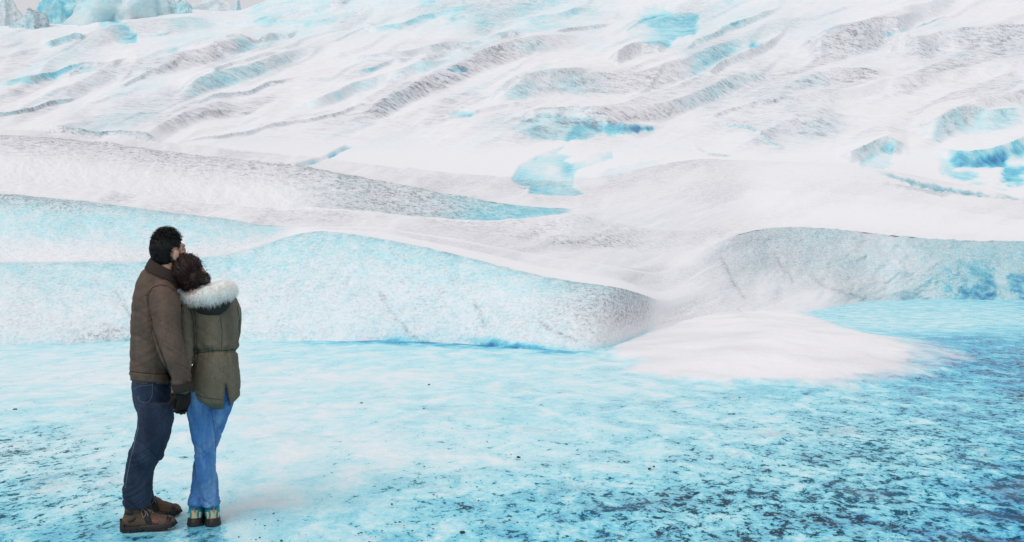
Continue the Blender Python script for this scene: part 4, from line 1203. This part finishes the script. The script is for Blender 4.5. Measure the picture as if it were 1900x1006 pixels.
bm = bmesh.new()
for L_ in (whips, w_near, w_far): loft(bm, fw.rows(L_), 26)
pj = remesh(bm, .0055, 2)
def fpj(co, u, v):
    am = np.interp(v, [740, 770, 810, 835, 860, 900, 920, 940], [.003, .004, .007, .010, .006, .005, .011, .009])
    return am * 1.2 * fold(co, u, v, 17, 2.8, 82, 4) + am * .45 * fold(co, u, v, 36, 6, 85, -6)
displace(pj, fpj)
wj = link('jeans', pj, M['denim_blue'], woman)
bv = bvh_of(wj)
seam('side_seam', bv, [(392,752),(396,784),(399,812),(400,838)], M['denim_seam'], wj, .9)
bm = bmesh.new(); hand_mesh(bm, fw.pt(326, 729, -.215), (.28, -.02, -1), (-.55, .8, .05), 1, .165, .55)
link('glove', remesh(bm, .0042, 2), M['glove'], woman)
bm = bmesh.new(); hand_mesh(bm, fw.pt(384, 656, .27), (-1, .1, -.1), (0, 1, .2), 1, .165, .5)
link('glove', remesh(bm, .0045, 2), M['glove'], woman)

# hair gathered low, loose locks falling to the left
hb = bmesh.new()
ellipsoid(hb, wh @ Vector((0, -.016, .026)), (.084, .098, .092), wh.to_3x3().normalized(), 28)
ellipsoid(hb, fw.pt(366, 517, -.15), (17 * kq, .045, 12 * kq), Matrix.Rotation(R(20), 3, 'Y'))
ellipsoid(hb, fw.pt(344, 516, -.13), (15 * kq, .05, 18 * kq)); ellipsoid(hb, fw.pt(379, 519, -.07), (9 * kq, .06, 13 * kq)); ellipsoid(hb, fw.pt(366, 532, -.12), (18 * kq, .05, 12 * kq)); ellipsoid(hb, fw.pt(354, 531, -.12), (13 * kq, .055, 12 * kq))
loft(hb, fw.rows([(336,492,-.10,11,12),(329,510,-.12,9,10),(331,524,-.12,6,7),(336,534,-.13,2.5,3)]), 14)
hmsh = remesh(hb, .0055, 4)
def strand_field(co):
    c = np.array(wh @ Vector((0, -.03, .02)))
    r = co - c; ang = np.arctan2(r[:, 0], r[:, 2])
    return ang
displace(hmsh, lambda co, u, v: .0035 * ridged(strand_field(co) * 9 + 2.0 * vnoise(co[:, 0] * 14, co[:, 2] * 14, 91), co[:, 2] * 10, 93) + .004 * vnoise(co[:, 0] * 30, co[:, 2] * 30, 95))
whair = link('hair', hmsh, M['hair_brown'], woman)
co, nn = verts_of(hmsh); co = co + np.array(root_loc(woman))
knot = np.array(fw.pt(362, 520, -.2))
L_ = []
for i in RNG.integers(0, len(co), 2600):
    p, n = co[i], nn[i]
    t = knot - p; t = t - n * t.dot(n); t /= np.linalg.norm(t) + 1e-6
    ln = .035 + .03 * RNG.random(); j = RNG.normal(size=3) * .12
    pts = [p + n * .001]
    for q in (.33, .66, 1): pts.append(p + (t + j * q) * ln * q + n * (.004 * math.sin(q * 3) + .002 - .012 * q * q))
    L_.append(pts)
for i in range(60):                                              # flyaways along the top and left
    u_, v_ = RNG.uniform(322, 385), 0
    p = np.array(fw.pt(u_, np.interp(u_, [322, 335, 350, 370, 385], [500, 482, 480, 487, 515]), RNG.uniform(-.16, -.02)))
    s = RNG.normal(size=3) * .012
    L_.append([p, p + np.array([.004, 0, .008]) + s, p + np.array([.012, 0, .004]) + s * 2])
for i in range(120):                                             # the hanging lock
    p = np.array(fw.pt(RNG.uniform(322, 340), RNG.uniform(488, 512), RNG.uniform(-.17, -.11)))
    e = np.array(fw.pt(RNG.uniform(325, 338), RNG.uniform(520, 540), RNG.uniform(-.17, -.12))); m_ = (p + e) / 2 + RNG.normal(size=3) * .008
    L_.append([p, m_, e])
strands('loose_hair', L_, .0028, M['hair_brown'], whair)

def woman_boot(u, v, heading):
    g = gd(v); h = P(u, v, g); h.z = .002
    b, W, band, k, q = boot(woman, h, heading, .27, .055, (M['teal'], M['boot_dark']), .165)
    band('grip_strap', .150, .185, .006, M['boot_dark'])
    bm = bmesh.new()
    prev = None
    for i in range(11):                                          # dark rubber cup round the heel
        t = -1.25 + 2.5 * i / 10; c_, s_ = math.cos(t), math.sin(t)
        fl = .006
        a = [W((.052 - (.062 + f) * c_, (.048 + f) * s_, z)) for z, f in ((.004, .006), (.02, .003), (.046, -.002))] + [W((.052 - .05 * c_, .038 * s_, .047))]
        a = [bm.verts.new(p) for p in a]
        if prev:
            for j in range(3): bm.faces.new((prev[j], a[j], a[j+1], prev[j+1]))
        prev = a
    link('heel_guard', to_mesh(bm), M['boot_dark'], b)
    bm = bmesh.new()                                             # padded collar
    ring = [W((.070*k + .046*k * math.cos(t), .037*q * math.sin(t), .134)) for t in np.linspace(0, 2*math.pi, 21)]
    tube(bm, ring, .010, 8)
    link('collar', to_mesh(bm), M['teal'], b)
    bvb = bvh_of(b)
    return b, bvb
for cu, hd_ in ((361, R(101)), (396, R(114))):
    b, bvb = woman_boot(cu, 974 if cu == 360 else 977, hd_)
    s_ = 1 if cu == 396 else -1
    sewn('heel_panel', bvb, [(cu - 6, 947), (cu - 4.5, 955), (cu - 6, 966)], [(cu + 6, 947), (cu + 4.5, 955), (cu + 6, 966)], M['cream'], b, .003, 8, 4)
    sewn('side_panel', bvb, [(cu - 14, 950), (cu - 11, 956), (cu - 11, 966)], [(cu - 9, 950), (cu - 8.5, 956), (cu - 9, 966)], M['cream'], b, .003, 8, 3)
    sewn('side_panel', bvb, [(cu + 9, 950), (cu + 8.5, 956), (cu + 9, 966)], [(cu + 14, 950), (cu + 12, 956), (cu + 12, 966)], M['cream'], b, .003, 8, 3)
    sewn('pull_tab', bvb, [(cu - 1.5, 940), (cu - 1.5, 950)], [(cu + 1.5, 940), (cu + 1.5, 950)], M['lace'], b, .012, 5, 3)
#DETAILS

# ------------------------------------------------------------------ ice pinnacles on the skyline
SG = 'ice pinnacles along the skyline'
def serac(u, vt, vb, wpx, pt, bl, di, lean, d, seed, label):
    k = d * Q / F; c = P(u, vb, d * Q); hgt = (vb - vt) * k; wd = wpx * k * .5
    bm = bmesh.new(); bmesh.ops.create_icosphere(bm, subdivisions=5, radius=1)
    for vv in bm.verts:
        x, y, z = vv.co
        q = Vector((x * 1.6, y * 1.6, z * 1.1)) + Vector((seed * 7.3, seed * 1.7, 0))
        n = mnoise.noise(q); n2 = 1 - 2 * abs(mnoise.noise(q * 2.1)); n3 = 1 - 2 * abs(mnoise.noise(q * 4.7 + Vector((3, 0, 0))))
        vo = mnoise.voronoi(q * 1.5)[0][0]; vo2 = mnoise.voronoi(q * 3.4)[0][0]
        e = 1 + .22 * n + .10 * n2 + .05 * n3 + .45 * (vo - .45) + .2 * (vo2 - .4)
        tz = max(z, 0) ** (1 + .3 * pt)
        tap = max(.04, 1 - pt * .95 * max(z, 0) ** .8) * (1 + .35 * (1 - pt) * max(z, 0) ** 2)
        vv.co = (x * wd * e * tap + lean * hgt * tz, y * wd * .9 * e * tap, (tz if z > 0 else z * .8) * hgt * (1 + .15 * n2 * pt + .40 * (vo - .45)))
    me = to_mesh(bm); me.polygons.foreach_set('use_smooth', np.ones(len(me.polygons), bool))
    a = me.color_attributes.new('ice', 'FLOAT_COLOR', 'POINT')
    co, _ = verts_of(me)
    g = fbm(co[:, 0] / (wd * .7) + seed, co[:, 2] / (hgt * .6), 131 + seed, 3)
    at = np.stack([np.clip(bl * (1 + .5 * g), 0, 1), np.clip(di * (1 - .8 * g), 0, 1), np.full(len(co), .7), np.zeros(len(co))], 1)
    a.data.foreach_set('color', at.astype(np.float32).ravel())
    me.materials.append(M['slope'])
    o = bpy.data.objects.new('ice_pinnacle', me); C.objects.link(o); o.location = c
    o['label'] = label; o['category'] = 'ice pinnacle'; o['group'] = SG
serac(10, 4, 84, 60, .15, .16, .30, 0, 330, 1, 'rounded grey-blue ice knob at the far left edge of the skyline')
serac(56, 22, 90, 84, .5, .24, .55, .1, 320, 2, 'dark grey jagged ice block, lowest of the skyline blocks, beside the leftmost knob')
serac(80, -26, 60, 50, .75, .22, .30, .15, 350, 3, 'narrow pointed ice spire rising behind the dark grey jagged block')
serac(113, -4, 64, 84, .10, .38, .04, 0, 335, 4, 'bright blue rounded ice hump between the spire and the grey fin')
serac(147, -24, 60, 70, .6, .18, .48, -.1, 350, 5, 'grey ice fin tapering to a point left of the widest blue dome')
serac(226, -30, 78, 190, .12, .24, .05, .05, 345, 6, 'widest pale blue ice dome on the skyline')
serac(314, -14, 50, 84, .45, .18, .40, .1, 355, 7, 'grey lumpy ice block right of the widest blue dome')
serac(341, 4, 44, 34, .3, .36, .08, 0, 340, 8, 'small vivid blue ice nub below the grey lumpy block')
serac(396, 2, 50, 100, .25, .16, .14, 0, 370, 9, 'low pale ice mound on the skyline left of the tiny spike')
serac(436, -6, 44, 34, .85, .22, .10, .1, 365, 10, 'tiny pale ice spike standing alone on the skyline')

# ------------------------------------------------------------------ grit and stray stones on the ice
M['stone'] = plain('dark_brown_stone', (.035, .028, .028), .7, .4)
M['stone_red'] = plain('reddish_brown_stone', (.13, .045, .04), .7, .3)
def ground_z(x, y):
    j = np.clip(np.searchsorted(dr, y), 1, len(dr) - 1); i = j if abs(dr[j] - y) < abs(dr[j - 1] - y) else j - 1
    return gz[i, np.argmin(np.abs(xg[i] - x))]
ico = bmesh.new(); bmesh.ops.create_icosphere(ico, subdivisions=1, radius=1)
iv = np.array([v.co for v in ico.verts]); fi = np.array([[v.index for v in f.verts] for f in ico.faces]); ico.free()
N = 1300
vv_ = VH + (1090 - VH) * np.sqrt(RNG.random(N * 6)) ; uu_ = RNG.uniform(-250, 2150, N * 6)
keepn = vv_ > 690
uu_, vv_ = uu_[keepn], vv_[keepn]
yy = F * H / (vv_ - VH); xx = (uu_ - U0) / F * yy
dens = np.interp(vv_, CV, [0, 0, 0, 0, .1, .45, .8, .9, .9]) * (.35 + .65 * np.clip(fbm(xx / .7, yy / .9, 141, 3) * 2.2, 0, 1)) * np.clip(fbm(xx / .22, yy / .22, 143, 2) * 2.5 + .2, 0, 1)
dens *= 1 - 1.0 * ((uu_ > 320) & (uu_ < 760) & (vv_ < 960))
dens *= poly_sd(xx, yy, mp) < -.2
ok = np.where(RNG.random(len(xx)) < dens)[0][:N]
vsl, fsl = [], []
for q, i in enumerate(ok):
    rs = .0025 + .005 * RNG.random() ** 3
    j = 1 + .35 * RNG.normal(size=(len(iv), 1)).clip(-1.5, 1.5)
    a = RNG.uniform(0, 6.28); ca, sa = math.cos(a), math.sin(a)
    p = iv * j * np.array([1.5, 1, .55]) * rs
    p = np.stack([p[:, 0] * ca - p[:, 1] * sa, p[:, 0] * sa + p[:, 1] * ca, p[:, 2]], 1)
    vsl.append(p + np.array([xx[i], yy[i], ground_z(xx[i], yy[i]) + rs * .2])); fsl.append(fi + q * len(iv))
me = bpy.data.meshes.new('grit'); me.from_pydata(np.concatenate(vsl).tolist(), [], np.concatenate(fsl).tolist()); me.update()
g_ = link('grit', me, M['stone'], smooth=False); g_['kind'] = 'stuff'; g_['label'] = 'dark grit sprinkled over the blue ice'
def pebble(u, v, wpx, hpx, mat, label, seed, name='pebble'):
    y = gd(v); x = (u - U0) / F * y; k = y / F
    bm = bmesh.new(); bmesh.ops.create_icosphere(bm, subdivisions=3, radius=1)
    for q in bm.verts:
        n = 1 + .30 * mnoise.noise(q.co * 1.3 + Vector((seed * 5.1, 0, 0))) + .12 * mnoise.noise(q.co * 3.1 + Vector((0, seed, 0)))
        q.co = Vector((q.co.x * wpx * .42 * k, q.co.y * wpx * .34 * k, q.co.z * hpx * .36 * k)) * n
    o = link(name, to_mesh(bm), mat, smooth=False); o.location = (x, y, ground_z(x, y) + hpx * .15 * k)
    o['label'] = label; o['category'] = 'stone'
pebble(28, 760, 9, 4, M['stone'], 'small black stone alone at the left edge, nearest the ice wall', 1)
pebble(671, 748, 6, 3, M['stone'], 'tiny dark stone on pale ice right of the woman, nearest the wall', 2)
pebble(727, 936, 5, 4, M['stone'], 'tiny black stone right of the couple, level with their ankles', 3)
pebble(962, 849, 9, 5, M['stone'], 'dark stone lying alone in the middle of the blue ice', 4)
pebble(1205, 871, 7, 6, M['stone_red'], 'reddish stone right of centre, larger of a close pair', 5)
pebble(1213, 866, 5, 4, M['stone_red'], 'reddish stone right of centre, smaller of a close pair', 6)
pebble(1363, 786, 4, 3, M['stone'], 'tiny dark stone on blue ice just below the white snow mound', 7)
pebble(858, 988, 13, 6, M['stone'], 'jagged black lump at the bottom edge, largest of the dark stones', 8)
pebble(796, 714, 5, 3, M['stone'], 'tiny dark speck of stone on smooth pale ice below the wall', 9)
